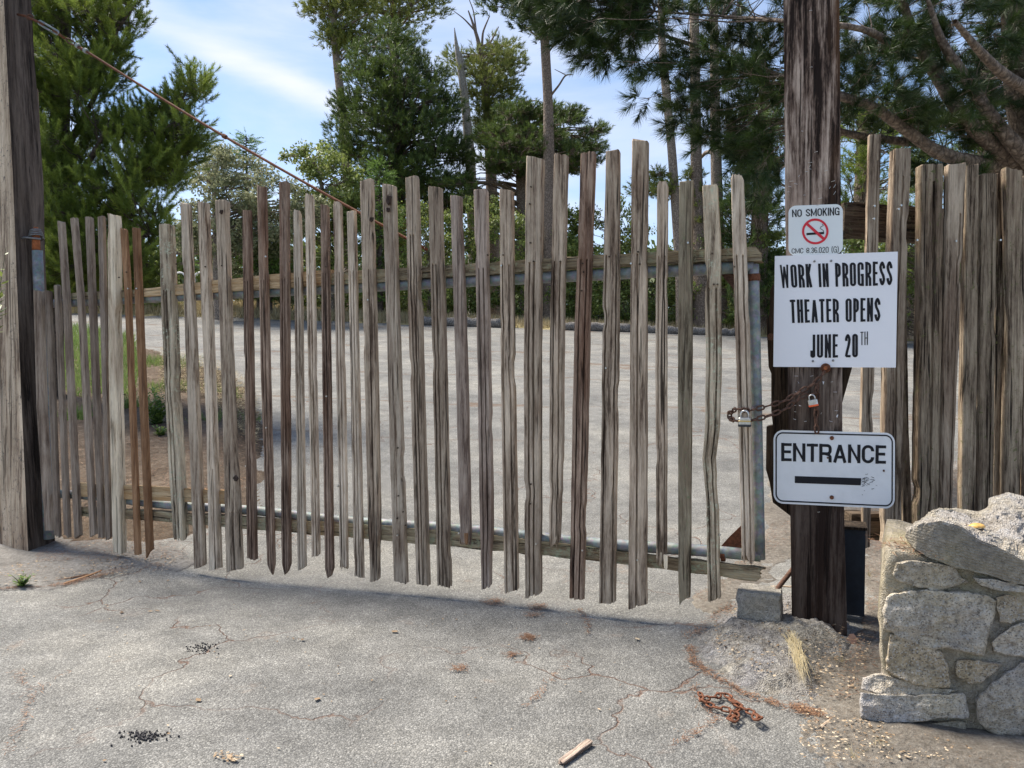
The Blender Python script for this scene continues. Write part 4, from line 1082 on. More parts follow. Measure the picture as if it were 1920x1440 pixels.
def glyph(ch, g, t):
    L, R, T, B, c = t / 2, g - t / 2, t / 2, 1 - t / 2, g / 2
    r = min((R - L) / 2, .5 - t) * .96
    V = lambda x: [(x, 0), (x, 1)]
    if ch == 'I': return [V(t / 2)]
    if ch == '.': return [[(t / 2, 1 - t), (t / 2, 1)]]
    if ch == 'N': return [V(L), V(R), [(L, t * .3), (R, 1 - t * .3)]]
    if ch == 'M': return [V(L), V(R), [(L, t * .2), (c, .86)], [(R, t * .2), (c, .86)]]
    if ch == 'W': return [[(L, 0), (g * .28, 1)], [(g * .28, 1), (c, .08)], [(c, .08), (g * .72, 1)], [(g * .72, 1), (R, 0)]]
    if ch == 'E': return [V(L), [(L, T), (g, T)], [(L, .48), (g * .92, .48)], [(L, B), (g, B)]]
    if ch == 'T': return [[(0, T), (g, T)], V(c)]
    if ch == 'H': return [V(L), V(R), [(L, .48), (R, .48)]]
    if ch == 'A': return [[(L, 1), (c, .04)], [(R, 1), (c, .04)], [(g * .24, .70), (g * .76, .70)]]
    if ch == 'K': return [V(L), [(L, .66), (R, 0)], [(g * .42, .38), (R, 1)]]
    if ch in 'PR':
        m = .56 if ch == 'P' else .53; rr = min(R - L, m / 2 - t / 2) * .9
        s = [V(L), [(L, T)] + rr_(L, T, R, m, rr, (0, 1)) + [(L, m)]]
        if ch == 'R': s.append([(g * .45, m), (R - rr * .4, m + .06), (R - .0, m + .16), (R, 1)])
        return s
    if ch in 'O0': return [rr_(L, T, R, B, r, (0, 1, 2, 3)) + rr_(L, T, R, B, r, (0,), 1)[:1]]
    if ch == 'U': return [[(L, 0)] + rr_(L, T, R, B, r, (1, 2))[::-1] + [(R, 0)]]
    if ch == 'J': return [[(R, 0)] + rr_(L, T, R, B, r, (1, 2)) + [(L, .68)]]
    if ch == 'C': return [[(R, .34)] + rr_(L, T, R, B, r, (3,))[::1] [::-1][:0] + rr_(L, T, R, B, r, (0,))[::-1] + rr_(L, T, R, B, r, (3,))[::-1] + rr_(L, T, R, B, r, (2,))[::-1] + rr_(L, T, R, B, r, (1,))[::-1] + [(R, .66)]]
    if ch == 'G': return [[(R, .32)] + rr_(L, T, R, B, r, (0,))[::-1] + rr_(L, T, R, B, r, (3,))[::-1] + rr_(L, T, R, B, r, (2,))[::-1] + rr_(L, T, R, B, r, (1,))[::-1] + [(R, .54)], [(c, .54), (g, .54)], [(R, .5), (R, 1)]]
    if ch == 'S': return [cr_([(R, .30), (R, .21), (c, T), (L, .20), (L, .29), (L + (R - L) * .2, .41), (c, .50), (R - (R - L) * .2, .59), (R, .71), (R, .80), (c, B), (L, .79), (L, .70)])]
    if ch == '2': return [cr_([(L, .30), (L, .20), (c, T), (R, .20), (R, .31), (R - (R - L) * .25, .50), (L + (R - L) * .3, .72), (L, .90), (L, B)]), [(L * .6, B), (g, B)]]
    if ch == '8': return [cr_([(c, .49), (R, .38), (R, .2), (c, T), (L, .2), (L, .38), (c, .49), (R, .62), (R, .8), (c, B), (L, .8), (L, .62), (c, .49)])]
    if ch == '3': return [cr_([(L, .25), (c, T), (R, .2), (R, .35), (c, .48), (R, .6), (R, .8), (c, B), (L, .75)])]
    if ch == '6': return [cr_([(R, .2), (c, T), (L, .25), (L, .75), (c, B), (R, .78), (R, .6), (c, .46), (L, .6)])]
    if ch == '(': return [cr_([(g - t / 2, -.05), (t / 2, .3), (t / 2, .7), (g - t / 2, 1.08)])]
    if ch == ')': return [cr_([(t / 2, -.05), (g - t / 2, .3), (g - t / 2, .7), (t / 2, 1.08)])]
    return []
def lettering(s, q, off, mat, parent, t=0.14, gap=.30, name='lettering'):
    """t = stroke weight as a fraction of letter height"""
    ar = math.dist(q[0], q[1]) / math.dist(q[0], q[3])
    fixed = sum(t for ch in s if ch in 'I.') ; nat = sum(GW[ch] for ch in s) + gap * (len(s) - 1) * .62
    k = (ar - fixed) / nat
    vs = []; fs = []; x = 0; layer = 0
    for ch in s:
        g = t if ch in 'I.' else GW[ch] * k
        for pl in glyph(ch, g, t):
            n = len(pl); base = len(vs); o_ = off + 0.00006 * (layer % 4); layer += 1
            for i in range(n):
                a = pl[max(i - 1, 0)]; b = pl[min(i + 1, n - 1)]; dx, dy = b[0] - a[0], b[1] - a[1]; L_ = math.hypot(dx, dy) or 1
                nx, ny = -dy / L_, dx / L_
                hw = t / 2 * (.72 if (ch in 'NWM' and n == 2 and abs(dx) > 1e-6) else 1)
                # verticals of condensed letters keep full weight, horizontals a little lighter
                hw *= 1 - .12 * abs(ny)
                for sg in (1, -1):
                    px_, py_ = pl[i][0] + nx * hw * sg, pl[i][1] + ny * hw * sg
                    vs.append(pst(*quad(q, (x + px_) / ar, py_), o_))
            fs += [(base + 2 * i, base + 2 * i + 1, base + 2 * i + 3, base + 2 * i + 2) for i in range(n - 1)]
        x += g + gap * k * .62
    return link_mesh(name, vs, fs, mat, parent, loc=tuple(vs[0]))
def sign_panel(q, off, th, r, mat, name, label, seg=8, inset=None, bend=0.0):
    """rounded rectangle, r = corner radius as fraction of height; returns object"""
    def outline(m):    # m margin as fraction of height
        w = math.dist(q[0], q[1]); h = math.dist(q[0], q[3]); asp = w / h
        pts = []
        rr = max(r - m, 0.001)
        for (cx, cy, a0) in ((1 - (m + rr) / asp, m + rr, -90), (1 - (m + rr) / asp, 1 - m - rr, 0), ((m + rr) / asp, 1 - m - rr, 90), ((m + rr) / asp, m + rr, 180)):
            for k in range(seg + 1):
                an = math.radians(a0 + 90 * k / seg)
                pts.append((cx + rr / asp * math.cos(an), cy + rr * math.sin(an)))
        return pts
    o1 = outline(0)
    f = [pst(*quad(q, *p), off) for p in o1]; n = len(f)
    bk = [p - GN * th for p in f]
    o = link_mesh(name, f + bk, [tuple(range(n - 1, -1, -1)), tuple(range(n, 2 * n))] + [(i, (i + 1) % n, (i + 1) % n + n, i + n) for i in range(n)], mat, None, loc=tuple(f[0]))
    tag(o, label, 'sign')
    return o, outline
def z1(*p): return [(1350 + a / 4.115, 350 + b / 4.115) for a, b in p]
def z2(*p): return [(1350 + a / 4.115, 650 + b / 4.115) for a, b in p]
ws, _ = sign_panel(z1((423, 536), (1372, 501), (1357, 1396), (411, 1390)), 0.012, 0.004, 0.004, M['signwhite'], 'notice_sign', 'large white rectangular notice reading WORK IN PROGRESS THEATER OPENS JUNE 20TH', 2)
lettering('WORK IN PROGRESS', z1((458, 604), (1330, 573), (1329, 761), (471, 783)), 0.0135, M['ink'], ws, 0.112, .42)
lettering('THEATER OPENS', z1((538, 872), (1238, 856), (1236, 1040), (546, 1052)), 0.0135, M['ink'], ws, 0.112, .42)
lettering('JUNE 20', z1((697, 1142), (1064, 1134), (1064, 1317), (697, 1322)), 0.0135, M['ink'], ws, 0.112, .42)
lettering('TH', z1((1083, 1120), (1141, 1117), (1141, 1221), (1083, 1223)), 0.0135, M['ink'], ws, 0.075, .45)
def screws(pts, off, parent, mat, r=0.005):
    for (x, y) in pts:
        m_ = MB(); c = pst(x, y, off); m_.tube([c - GN * 0.003, c + GN * 0.002, c + GN * 0.0035], [r, r, r * 0.6], 10)
        m_.build('screw', mat, parent, False, loc=tuple(c))
screws(z1((728, 575), (857, 572), (717, 1346), (872, 1341)), 0.014, ws, M['screw'])
ns, _ = sign_panel(z1((528, 148), (948, 133), (948, 518), (528, 535)), 0.005, 0.003, 0.15, M['signold2'], 'no_smoking_sign', 'small white rounded sign reading NO SMOKING above a red ring crossing out a cigarette')
lettering('NO SMOKING', z1((556, 178), (922, 158), (922, 220), (557, 235)), 0.0065, M['ink'], ns, 0.155, .26)
lettering('CMC 8.36.020 (G)', z1((553, 477), (915, 459), (915, 508), (553, 516)), 0.0065, M['ink'], ns, 0.12, .30)
def strip(pts, w, off, mat, parent, name, closed=False):
    """flat stroke through zoom-1 style pixel points, width w px"""
    v = []; n = len(pts)
    for i in range(n):
        a = pts[(i - 1) % n] if closed or i > 0 else pts[i]; b = pts[(i + 1) % n] if closed or i < n - 1 else pts[i]
        dx, dy = b[0] - a[0], b[1] - a[1]; L = math.hypot(dx, dy) or 1
        nx, ny = -dy / L * w / 2, dx / L * w / 2
        v += [pst(pts[i][0] + nx, pts[i][1] + ny, off), pst(pts[i][0] - nx, pts[i][1] - ny, off)]
    f = [(2 * i, 2 * i + 1, (2 * i + 3) % (2 * n), (2 * i + 2) % (2 * n)) for i in range(n if closed else n - 1)]
    return link_mesh(name, v, f, mat, parent, loc=tuple(v[0]))
cx, cy = z1((735, 345))[0]
strip([(cx + 22.8 * math.cos(a * math.pi / 24), cy + 22.2 * math.sin(a * math.pi / 24)) for a in range(48)], 4.2, 0.0068, M['redink'], ns, 'red_ring', True)
strip(z1((667, 366), (803, 357)), 4.2, 0.0062, M['ink'], ns, 'cigarette')
strip(z1((790, 288), (797, 300), (776, 312), (772, 322), (797, 338), (800, 350)), 1.2, 0.0062, M['ink'], ns, 'smoke_line')
strip(z1((668, 284), (803, 405)), 5.2, 0.0072, M['redink'], ns, 'red_slash')
EQ = z2((413, 643), (1350, 666), (1348, 1252), (413, 1208))
es, eo = sign_panel(EQ, 0.010, 0.003, 0.13, M['signold'], 'entrance_sign', 'wide white rounded metal sign reading ENTRANCE over a black bar')
bo = [quad(EQ, *p) for p in eo(0.036)]
strip(bo, 2.6, 0.0115, M['ink'], es, 'border_line', True)
lettering('ENTRANCE', z2((472, 742), (1282, 761), (1280, 905), (472, 883)), 0.0115, M['ink'], es, 0.175, .17)
f4 = [pst(x, y, 0.0115) for x, y in z2((577, 998), (1090, 1015), (1086, 1070), (577, 1052))]
link_mesh('black_bar', f4, [(3, 2, 1, 0)], M['ink'], es, loc=tuple(f4[0]))
fl = MB(); rs = random.Random(8)
for k in range(46):
    x, y = z2((1095 + abs(rs.gauss(0, 50)), 1045 + rs.gauss(0, 26)))[0]
    w_ = rs.uniform(.4, 3.6); h_ = rs.uniform(.25, .8); s_ = rs.uniform(-.4, .4)
    v = [pst(x + dx, y + dy + s_ * dx, 0.0115) for dx, dy in ((-w_, -h_), (w_, -h_ * .3), (w_ * .8, h_), (-w_ * .6, h_ * .5))]
    fl.add(v, [(3, 2, 1, 0)])
o = fl.build('scraped_paint_flecks', M['ink'], es); o['kind'] = 'stuff'
screws(z2((863, 705), (862, 1163)), 0.013, es, M['rust'], 0.009)
screws(z2((1264, 957), (832, 857)), 0.0115, es, M['rustdark'], 0.0045)

# ================================================================== CHAINS AND PADLOCKS
def link_mesh_data(name, mat, L=0.043, Wd=0.026, r=0.0042):
    n1, n2 = 14, 6; v = []; f = []
    hl = L / 2 - Wd / 2
    for i in range(n1):
        a = 2 * math.pi * i / n1
        cxx = math.cos(a) * (Wd / 2 - r); cz = math.sin(a) * (Wd / 2 - r) + (hl if math.sin(a) > 0 else -hl)
        ox = Vector((math.cos(a), 0, math.sin(a)))
        for k in range(n2):
            b = 2 * math.pi * k / n2
            v.append(Vector((cxx, 0, cz)) + ox * math.cos(b) * r + Vector((0, 1, 0)) * math.sin(b) * r)
    for i in range(n1):
        for k in range(n2):
            f.append((i * n2 + k, ((i + 1) % n1) * n2 + k, ((i + 1) % n1) * n2 + (k + 1) % n2, i * n2 + (k + 1) % n2))
    me = bpy.data.meshes.new(name); me.from_pydata([tuple(p) for p in v], [], f); me.materials.append(mat)
    me.polygons.foreach_set('use_smooth', [True] * len(me.polygons)); me.update()
    return me
def chain(root, pts, me, pitch, up=Vector((0, 0, 1)), start_roll=0, jitter=0.15, flat=None):
    pts = [Vector(p) for p in pts]
    seg = [(pts[i + 1] - pts[i]).length for i in range(len(pts) - 1)]; tot = sum(seg); n = max(1, int(tot / pitch))
    rs = random.Random(int(tot * 1000))
    rl = WORLD_LOC(root)
    def samp(s):
        for i, L in enumerate(seg):
            if s <= L or i == len(seg) - 1: return pts[i] + (pts[i + 1] - pts[i]) * min(1, s / L), (pts[i + 1] - pts[i]).normalized()
            s -= L
    for k in range(n):
        c, _d = samp((k + .5) * tot / n)
        a_, _ = samp(max(0, (k + .1) * tot / n)); b_2, _ = samp(min(tot, (k + .9) * tot / n))
        z = (b_2 - a_).normalized()
        x = up.cross(z)
        if x.length < 0.1: x = Vector((1, 0, 0)).cross(z)
        x.normalize(); y = z.cross(x)
        ang = (math.pi / 2 if (k + start_roll) % 2 else 0) + rs.uniform(-jitter, jitter)
        if flat is not None: ang = flat * (1 if k % 2 else -1) + rs.uniform(-.25, .25)
        x2 = x * math.cos(ang) + y * math.sin(ang); y2 = z.cross(x2)
        o = bpy.data.objects.new('link', me); COL.objects.link(o)
        o.parent = root
        o.matrix_local = Matrix.Translation(c - rl) @ Matrix((x2, y2, z)).transposed().to_4x4()
linkM = link_mesh_data('link', M['rustdark'])
c0 = pst(1548, 690, 0.02)
ch = empty('chain', tuple(c0), 'rusty chain looped from the bolt under the notice round the end picket of the gate', 'chain')
b_ = MB(); b_.tube([c0 - GN * 0.02, c0 + GN * 0.0, c0 + GN * 0.008], [0.021, 0.021, 0.018], 16)
b_.build('washer', M['rust'], ch, loc=tuple(c0))
b_ = MB(); b_.tube([c0 + GN * 0.008, c0 + GN * 0.022], 0.009, 6)
b_.build('bolt_head', M['rustorange'], ch, loc=tuple(c0))
def cp(x, y, off): return pst(x, y, off)
chain(ch, [cp(1546, 696, .03), cp(1535, 712, .04), cp(1522, 722, .045), cp(1500, 735, .05), cp(1470, 752, .075), cp(1430, 764, .10), cp(1404, 770, .125), cp(1382, 767, .15), cp(1374, 770, .11)], linkM, 0.033)
chain(ch, [cp(1534, 722, .035), cp(1528, 738, .05), cp(1505, 743, .055), cp(1470, 768, .08), cp(1440, 780, .10), cp(1415, 787, .12), cp(1395, 792, .145), cp(1376, 788, .14), cp(1372, 785, .11)], linkM, 0.033, start_roll=1)
chain(ch, [cp(1532, 722, .035), cp(1534, 738, .035), cp(1531, 765, .03), cp(1530, 790, .03), cp(1532, 813, .03)], linkM, 0.033)
chain(ch, [cp(1372, 771, .12), cp(1368, 778, .08), cp(1372, 789, .12)], linkM, 0.03)
def padlock(root_loc, sc, tiltv, body_mat, band_mat, base_mat, name, label, roll=0.0):
    t = empty(name, tuple(root_loc), label, 'padlock')
    R = Matrix.Rotation(roll, 3, GN) @ Matrix((GD, -GN, Vector((0, 0, 1)))).transposed()
    rl = Vector(root_loc)
    def lay(name_, z0, z1_, w, d, mat, r=0.3):
        prof = []
        n = 20
        for k in range(n):
            a = 2 * math.pi * k / n; ca, sa = math.cos(a), math.sin(a)
            prof.append((w / 2 * abs(ca) ** .45 * (1 if ca >= 0 else -1), d / 2 * abs(sa) ** .45 * (1 if sa >= 0 else -1)))
        v = []
        for (z, s) in ((z0, .93), (z0 + .0015 * sc, 1), (z1_ - .0015 * sc, 1), (z1_, .93)):
            v += [rl + R @ (Vector((x * s, y * s, z))) for x, y in prof]
        f = [(i * n + k, i * n + (k + 1) % n, (i + 1) * n + (k + 1) % n, (i + 1) * n + k) for i in range(3) for k in range(n)]
        f += [tuple(range(n - 1, -1, -1)), tuple(3 * n + k for k in range(n))]
        link_mesh(name_, v, f, mat, t, loc=tuple(rl))
    w = .046 * sc; d = .024 * sc
    lay('body', .008 * sc, .034 * sc, w, d, body_mat)
    lay('band', .018 * sc, .025 * sc, w * 1.012, d * 1.03, band_mat)
    lay('bumper', 0, .009 * sc, w * 1.05, d * 1.1, base_mat)
    s = MB(); pts = []
    for k in range(13):
        a = math.pi * k / 12
        pts.append(rl + R @ Vector((math.cos(a) * w * .30, 0, (.046 + math.sin(a) * .014) * sc)))
    pts = [rl + R @ Vector((w * .30, 0, .03 * sc))] + pts + [rl + R @ Vector((-w * .30, 0, .03 * sc))]
    s.tube(pts, .0038 * sc, 8); s.build('shackle', M['steel'], t, True, loc=tuple(rl))
padlock(cp(1396, 800, .175), 1.15, 0, M['steel'], M['brass'], M['blackrub'], 'padlock', 'steel padlock with a brass band locking the chain on the end picket')
padlock(cp(1526, 762, .075), 0.85, 0, M['steel'], M['steel'], M['orangeplastic'], 'padlock', 'small steel padlock with an orange bumper hanging on the chain before the dark post', roll=0.22)

linkG = link_mesh_data('link', M['rust'], 0.040, 0.025, 0.0040)
gc = ground(1370, 1330)
ch2 = empty('chain', tuple(gc), 'loose length of orange rusty chain lying on the asphalt', 'chain')
zz = [(200, 1130), (212, 1175), (255, 1200), (310, 1222), (370, 1232), (412, 1250), (425, 1275), (398, 1302), (375, 1290), (392, 1262), (425, 1235), (438, 1215), (405, 1185), (375, 1152), (325, 1132), (300, 1158), (262, 1155), (222, 1172)]
chain(ch2, [ground(1250 + x / 3.2, 950 + y / 3.2, .012) + Vector((0, 0, .008)) for x, y in zz], linkG, 0.029, flat=0.5)
zz = [(380, 1180), (440, 1215), (485, 1245), (530, 1262), (562, 1288), (540, 1298), (520, 1270)]
chain(ch2, [ground(1250 + x / 3.2, 950 + y / 3.2, .018) + Vector((0, 0, .012)) for x, y in zz], linkG, 0.029, flat=0.5)

# ================================================================== BRACE CABLE
ca = at(40, 30, 5.18); cb_ = at(146, 86, 5.06)
end = gate(801, 468, -0.02)
cab = empty('brace_cable', tuple(ca), 'rusty steel cable with a turnbuckle running from the leaning post down to the gate', 'cable')
m_ = MB(); pts = []
for i in range(41):
    t = i / 40; p = lerp(cb_, end, t); p.z -= 0.03 * math.sin(math.pi * t); pts.append(p)
m_.tube(pts, 0.0075, 8); m_.build('cable', M['rust'], cab, True, loc=tuple(cb_))
m_ = MB(); m_.tube([p + Vector((0.004, -0.008, -0.012)) for p in pts[:2]] , 0.006, 6); m_.build('cable_tail', M['rust'], cab, True, loc=tuple(cb_))
for k in (0.0, 0.028, 0.47):
    m_ = MB(); p = lerp(cb_, end, k) - Vector((0, 0, 0.03 * math.sin(math.pi * k))); d = (end - cb_).normalized()
    m_.tube([p - d * .012, p + d * .012], 0.017 if k < .1 else 0.014, 8)
    m_.build('cable_clamp', M['galv'] if k < .1 else M['rust'], cab, loc=tuple(p))
def along(px1, py1, px2, py2): return at(px1, py1, 5.14), at(px2, py2, 5.10)
t1, t2 = along(74, 42, 108, 62)
dd_ = (t2 - t1).normalized(); side = dd_.cross(GN).normalized()
m_ = MB()
loop = [t1 - side * .012, t2 - side * .012, t2 + dd_ * .012, t2 + side * .012, t1 + side * .012, t1 - dd_ * .012, t1 - side * .012]
m_.tube(loop, 0.006, 8); m_.build('turnbuckle', M['galv'], cab, True, loc=tuple(t1))
m_ = MB(); m_.tube([at(33, 27, 5.21), at(48, 30, 5.17), t1, lerp(t1, t2, .25)], 0.008, 8)
m_.tube([lerp(t1, t2, .75), t2, at(122, 72, 5.10)], 0.008, 8)
m_.build('hook_rod', M['rust'], cab, True, loc=tuple(t1))
m_ = MB(); c = at(56, 32, 5.16)
m_.tube([c + Vector((math.cos(a * .6) * .022, 0, math.sin(a * .6) * .016)) for a in range(11)], 0.006, 6)
m_.build('eye_ring', M['rustdark'], cab, True, loc=tuple(c)); m_ = MB()
c = at(132, 78, 5.09)
m_.tube([c + Vector((math.cos(a * .6) * .030, 0, math.sin(a * .6) * .014 - math.cos(a * .6) * .016)) for a in range(11)], 0.005, 6)
m_.build('eye_ring', M['rustdark'], cab, True, loc=tuple(c))

# ================================================================== RIGHT FENCE
FP = at(1640, 700, 3.78)
FD = Vector((1, 0.10, 0)).normalized(); FN = Vector((0.10, -1, 0)).normalized()
def fen(px, py, off=0.0): return hit(px, py, FP + FN * off, FN)
fence = empty('picket_fence', tuple(Vector((fen(1750, 950).x, fen(1750, 950).y, 0))), 'tall tight fence of dark split wood stakes to the right of the signpost', 'fence')
FPK = [
 ([(252, 1624, 1653), (800, 1609, 1637), (950, 1613, 1634), (1028, 1616, 1632)], 'grey', .5, (.72,), 300, 'flat', 'flat', 0),
 ([(278, 1667, 1710), (600, 1652, 1697), (1015, 1647, 1692)], 'grey', .5, (.55,), 330, 'flat', 'flat', 0),
 ([(500, 1672, 1700), (800, 1682, 1704), (1015, 1690, 1712)], 'fence', .5, (), None, 'flat', 'flat', -.06),
 ([(308, 1720, 1765), (700, 1715, 1762), (1010, 1712, 1756)], 'fence', .5, (.55,), 340, 'flat', 'flat', .01),
 ([(307, 1772, 1808), (600, 1766, 1796), (1010, 1757, 1780)], 'grey', .5, (.75,), 400, 'flat', 'flat', .02),
 ([(309, 1806, 1833), (600, 1802, 1830), (1010, 1796, 1826)], 'fence', .5, (), None, 'flat', 'flat', -.01),
 ([(325, 1836, 1867), (700, 1832, 1862), (1010, 1828, 1858)], 'fence', .5, (.7,), 360, 'flat', 'flat', .0),
 ([(326, 1865, 1885), (700, 1862, 1880), (1010, 1856, 1874)], 'fence', .6, (), None, 'flat', 'flat', -.03),
 ([(317, 1876, 1915), (600, 1886, 1918), (1010, 1872, 1908)], 'fence', .5, (), None, 'flat', 'flat', .03),
 ([(330, 1910, 1940), (1010, 1908, 1936)], 'fence', .5, (.5,), 350, 'flat', 'flat', .0),
 ([(322, 1942, 1975), (1010, 1938, 1972)], 'grey', .5, (), None, 'flat', 'flat', .02),
 ([(335, 1978, 2012), (1010, 1975, 2008)], 'fence', .5, (.4,), 360, 'flat', 'flat', .0),
 ([(318, 2015, 2050), (1010, 2010, 2046)], 'fence', .5, (), None, 'flat', 'flat', .02),
 ([(330, 2054, 2090), (1010, 2048, 2086)], 'grey', .5, (.6,), 360, 'flat', 'flat', .0),
]
for i, (ctrl, mt, th, gr, gs, tp, bt, off) in enumerate(FPK):
    if i > 2: ctrl = [(y_, l_ - 3.5, r_ + 3.5) for y_, l_, r_ in ctrl]
    picket('picket', fence, ctrl, FP, FN, FD, M[mt], th, gr, gs, tp, bt, off=off, seed=100 + i, gdepth=.2)
beam('top_rail', fence, [(1586, 380), (1640, 383), (1720, 388), (1900, 398), (2090, 408)], [(1584, 440), (1640, 445), (1720, 452), (1900, 460), (2090, 470)], FP, FN, -0.10, 0.10, M['beam'], 21, 30, 0.006, 0.01)
beam('lower_rail', fence, [(1596, 962), (1720, 968), (2090, 985)], [(1596, 1010), (1720, 1016), (2090, 1030)], FP, FN, -0.10, 0.09, M['beam'], 22, 20, 0.005)
m_ = MB()
for (x, y) in ((1639, 410), (1640, 386), (1690, 385), (1690, 990), (1680, 985), (1685, 392), (1720, 450), (1793, 452), (1876, 450)):
    p = fen(x, y, .025); m_.tube([p - FN * .01, p + FN * .002], .005, 8)
m_.build('nail_heads', M['steel'], fence)['kind'] = 'stuff'

# blue box behind the post
c = ground(1604, 1108); cc_ = Vector((c.x + 0.0, 3.62, 0))
m_ = MB(); R_ = Matrix((GD, -GN, Vector((0, 0, 1)))).transposed()
cbx = pst(1597, 1050, -0.30)
zb = 0.05
m_.box((cbx.x, cbx.y, zb + 0.20), 0.11, 0.13, 0.40, R_)
o = m_.build('metal_box', M['bluebox'], None, loc=(cbx.x, cbx.y, zb))
bm_ = MB(); bm_.box((cbx.x - 0.004, cbx.y, zb + 0.41), 0.13, 0.15, 0.012, R_); bm_.build('lid', M['blackwood'], o)
tag(o, 'dark blue upright metal box half hidden behind the foot of the signpost', 'box')

# concrete block and rod
bx = MB()
c = ground(1432, 1182)
n_ = 9
def rough_block(name, c, sx, sy, sz, R, mat, seed, amp=0.008, n=9, parent=None):
    v = []; idx = {}; f = []
    def vid(i, j, k):
        key = (i, j, k)
        if key not in idx: idx[key] = len(v); v.append((i / n - .5, j / n - .5, k / n))
        return idx[key]
    for a in range(n):
        for b in range(n):
            f.append((vid(a, b, 0), vid(a, b + 1, 0), vid(a + 1, b + 1, 0), vid(a + 1, b, 0)))
            f.append((vid(a, b, n), vid(a + 1, b, n), vid(a + 1, b + 1, n), vid(a, b + 1, n)))
            f.append((vid(a, 0, b), vid(a + 1, 0, b), vid(a + 1, 0, b + 1), vid(a, 0, b + 1)))
            f.append((vid(a, n, b), vid(a, n, b + 1), vid(a + 1, n, b + 1), vid(a + 1, n, b)))
            f.append((vid(0, a, b), vid(0, a, b + 1), vid(0, a + 1, b + 1), vid(0, a + 1, b)))
            f.append((vid(n, a, b), vid(n, a + 1, b), vid(n, a + 1, b + 1), vid(n, a, b + 1)))
    A = np.array(v) * np.array([sx, sy, sz])
    # round the corners a bit and roughen
    ctr = np.array([0, 0, sz / 2]); q = (A - ctr) / np.array([sx, sy, sz]) * 2
    rr = np.sum(np.abs(q) ** 22, 1) ** (1 / 22)
    A = ctr + (A - ctr) / rr[:, None] * 1.02
    A += np.stack([fbm(A * 22 + seed, 4, 1), fbm(A * 22 + seed, 4, 2), fbm(A * 22 + seed, 4, 3)], 1) * amp
    W_ = [Vector(c) + R @ Vector(p) for p in A]
    return link_mesh(name, W_, f, mat, parent, loc=tuple(c))
o = rough_block('concrete_block', c + Vector((0, 0.06, 0.0)), 0.185, 0.15, 0.17, R_, M['concpale'], 3, 0.010)
tag(o, 'small upright concrete block standing left of the signpost foot', 'concrete block')
m_ = MB(); p0 = at(1443, 1128, c.y + 0.03); p1 = at(1462, 1098, c.y + 0.08); p2 = at(1486, 1068, 3.52)
m_.tube([p0 - Vector((0, 0, 0.02)), p0, p1, p2, p2 + (p2 - p1) * .5], 0.0115, 10)
o = m_.build('iron_rod', M['rustdark'], None, True, loc=tuple(p0)); tag(o, 'bent rusty iron rod leaning from the concrete block to the post', 'rod')

# ================================================================== STONE WALL
WD = Vector((math.cos(math.radians(15)), -math.sin(math.radians(15)), 0))
WN = Vector((WD.y, -WD.x, 0))
WP = at(1655, 1365, 2.60)
SIDE = Vector((0.44, 0.90, 0)).normalized()
def wal(px, py, off=0.0): return hit(px, py, WP + WN * off, WN)
wall = empty('stone_wall', (WP.x, WP.y, ghf(WP.x, WP.y)), 'low wall of rough granite stones set in mossy mortar beside the signpost', 'wall')
def outline_resample(pts, n, amp, seed):
    P = np.array(pts, float); Q = np.vstack([P, P[:1]]); L = np.hypot(*np.diff(Q, axis=0).T); s = np.concatenate([[0], np.cumsum(L)])
    t = np.linspace(0, s[-1], n, endpoint=False)
    x = np.interp(t, s, Q[:, 0]); y = np.interp(t, s, Q[:, 1])
    # soften corners a little
    for _ in range(0):
        x = (np.roll(x, 1) + 2 * x + np.roll(x, -1)) / 4; y = (np.roll(y, 1) + 2 * y + np.roll(y, -1)) / 4
    c = np.array([x.mean(), y.mean()])
    nn = fbm(np.stack([x * 0.08, y * 0.08, np.full(n, seed)], 1), 4, seed)
    d = np.stack([x, y], 1) - c; d /= np.linalg.norm(d, axis=1)[:, None]
    x = x + d[:, 0] * nn * amp; y = y + d[:, 1] * nn * amp
    return np.stack([x, y], 1), c
def zs(*p): return [(1560 + a / 2.572, 880 + b / 2.572) for a, b in p]
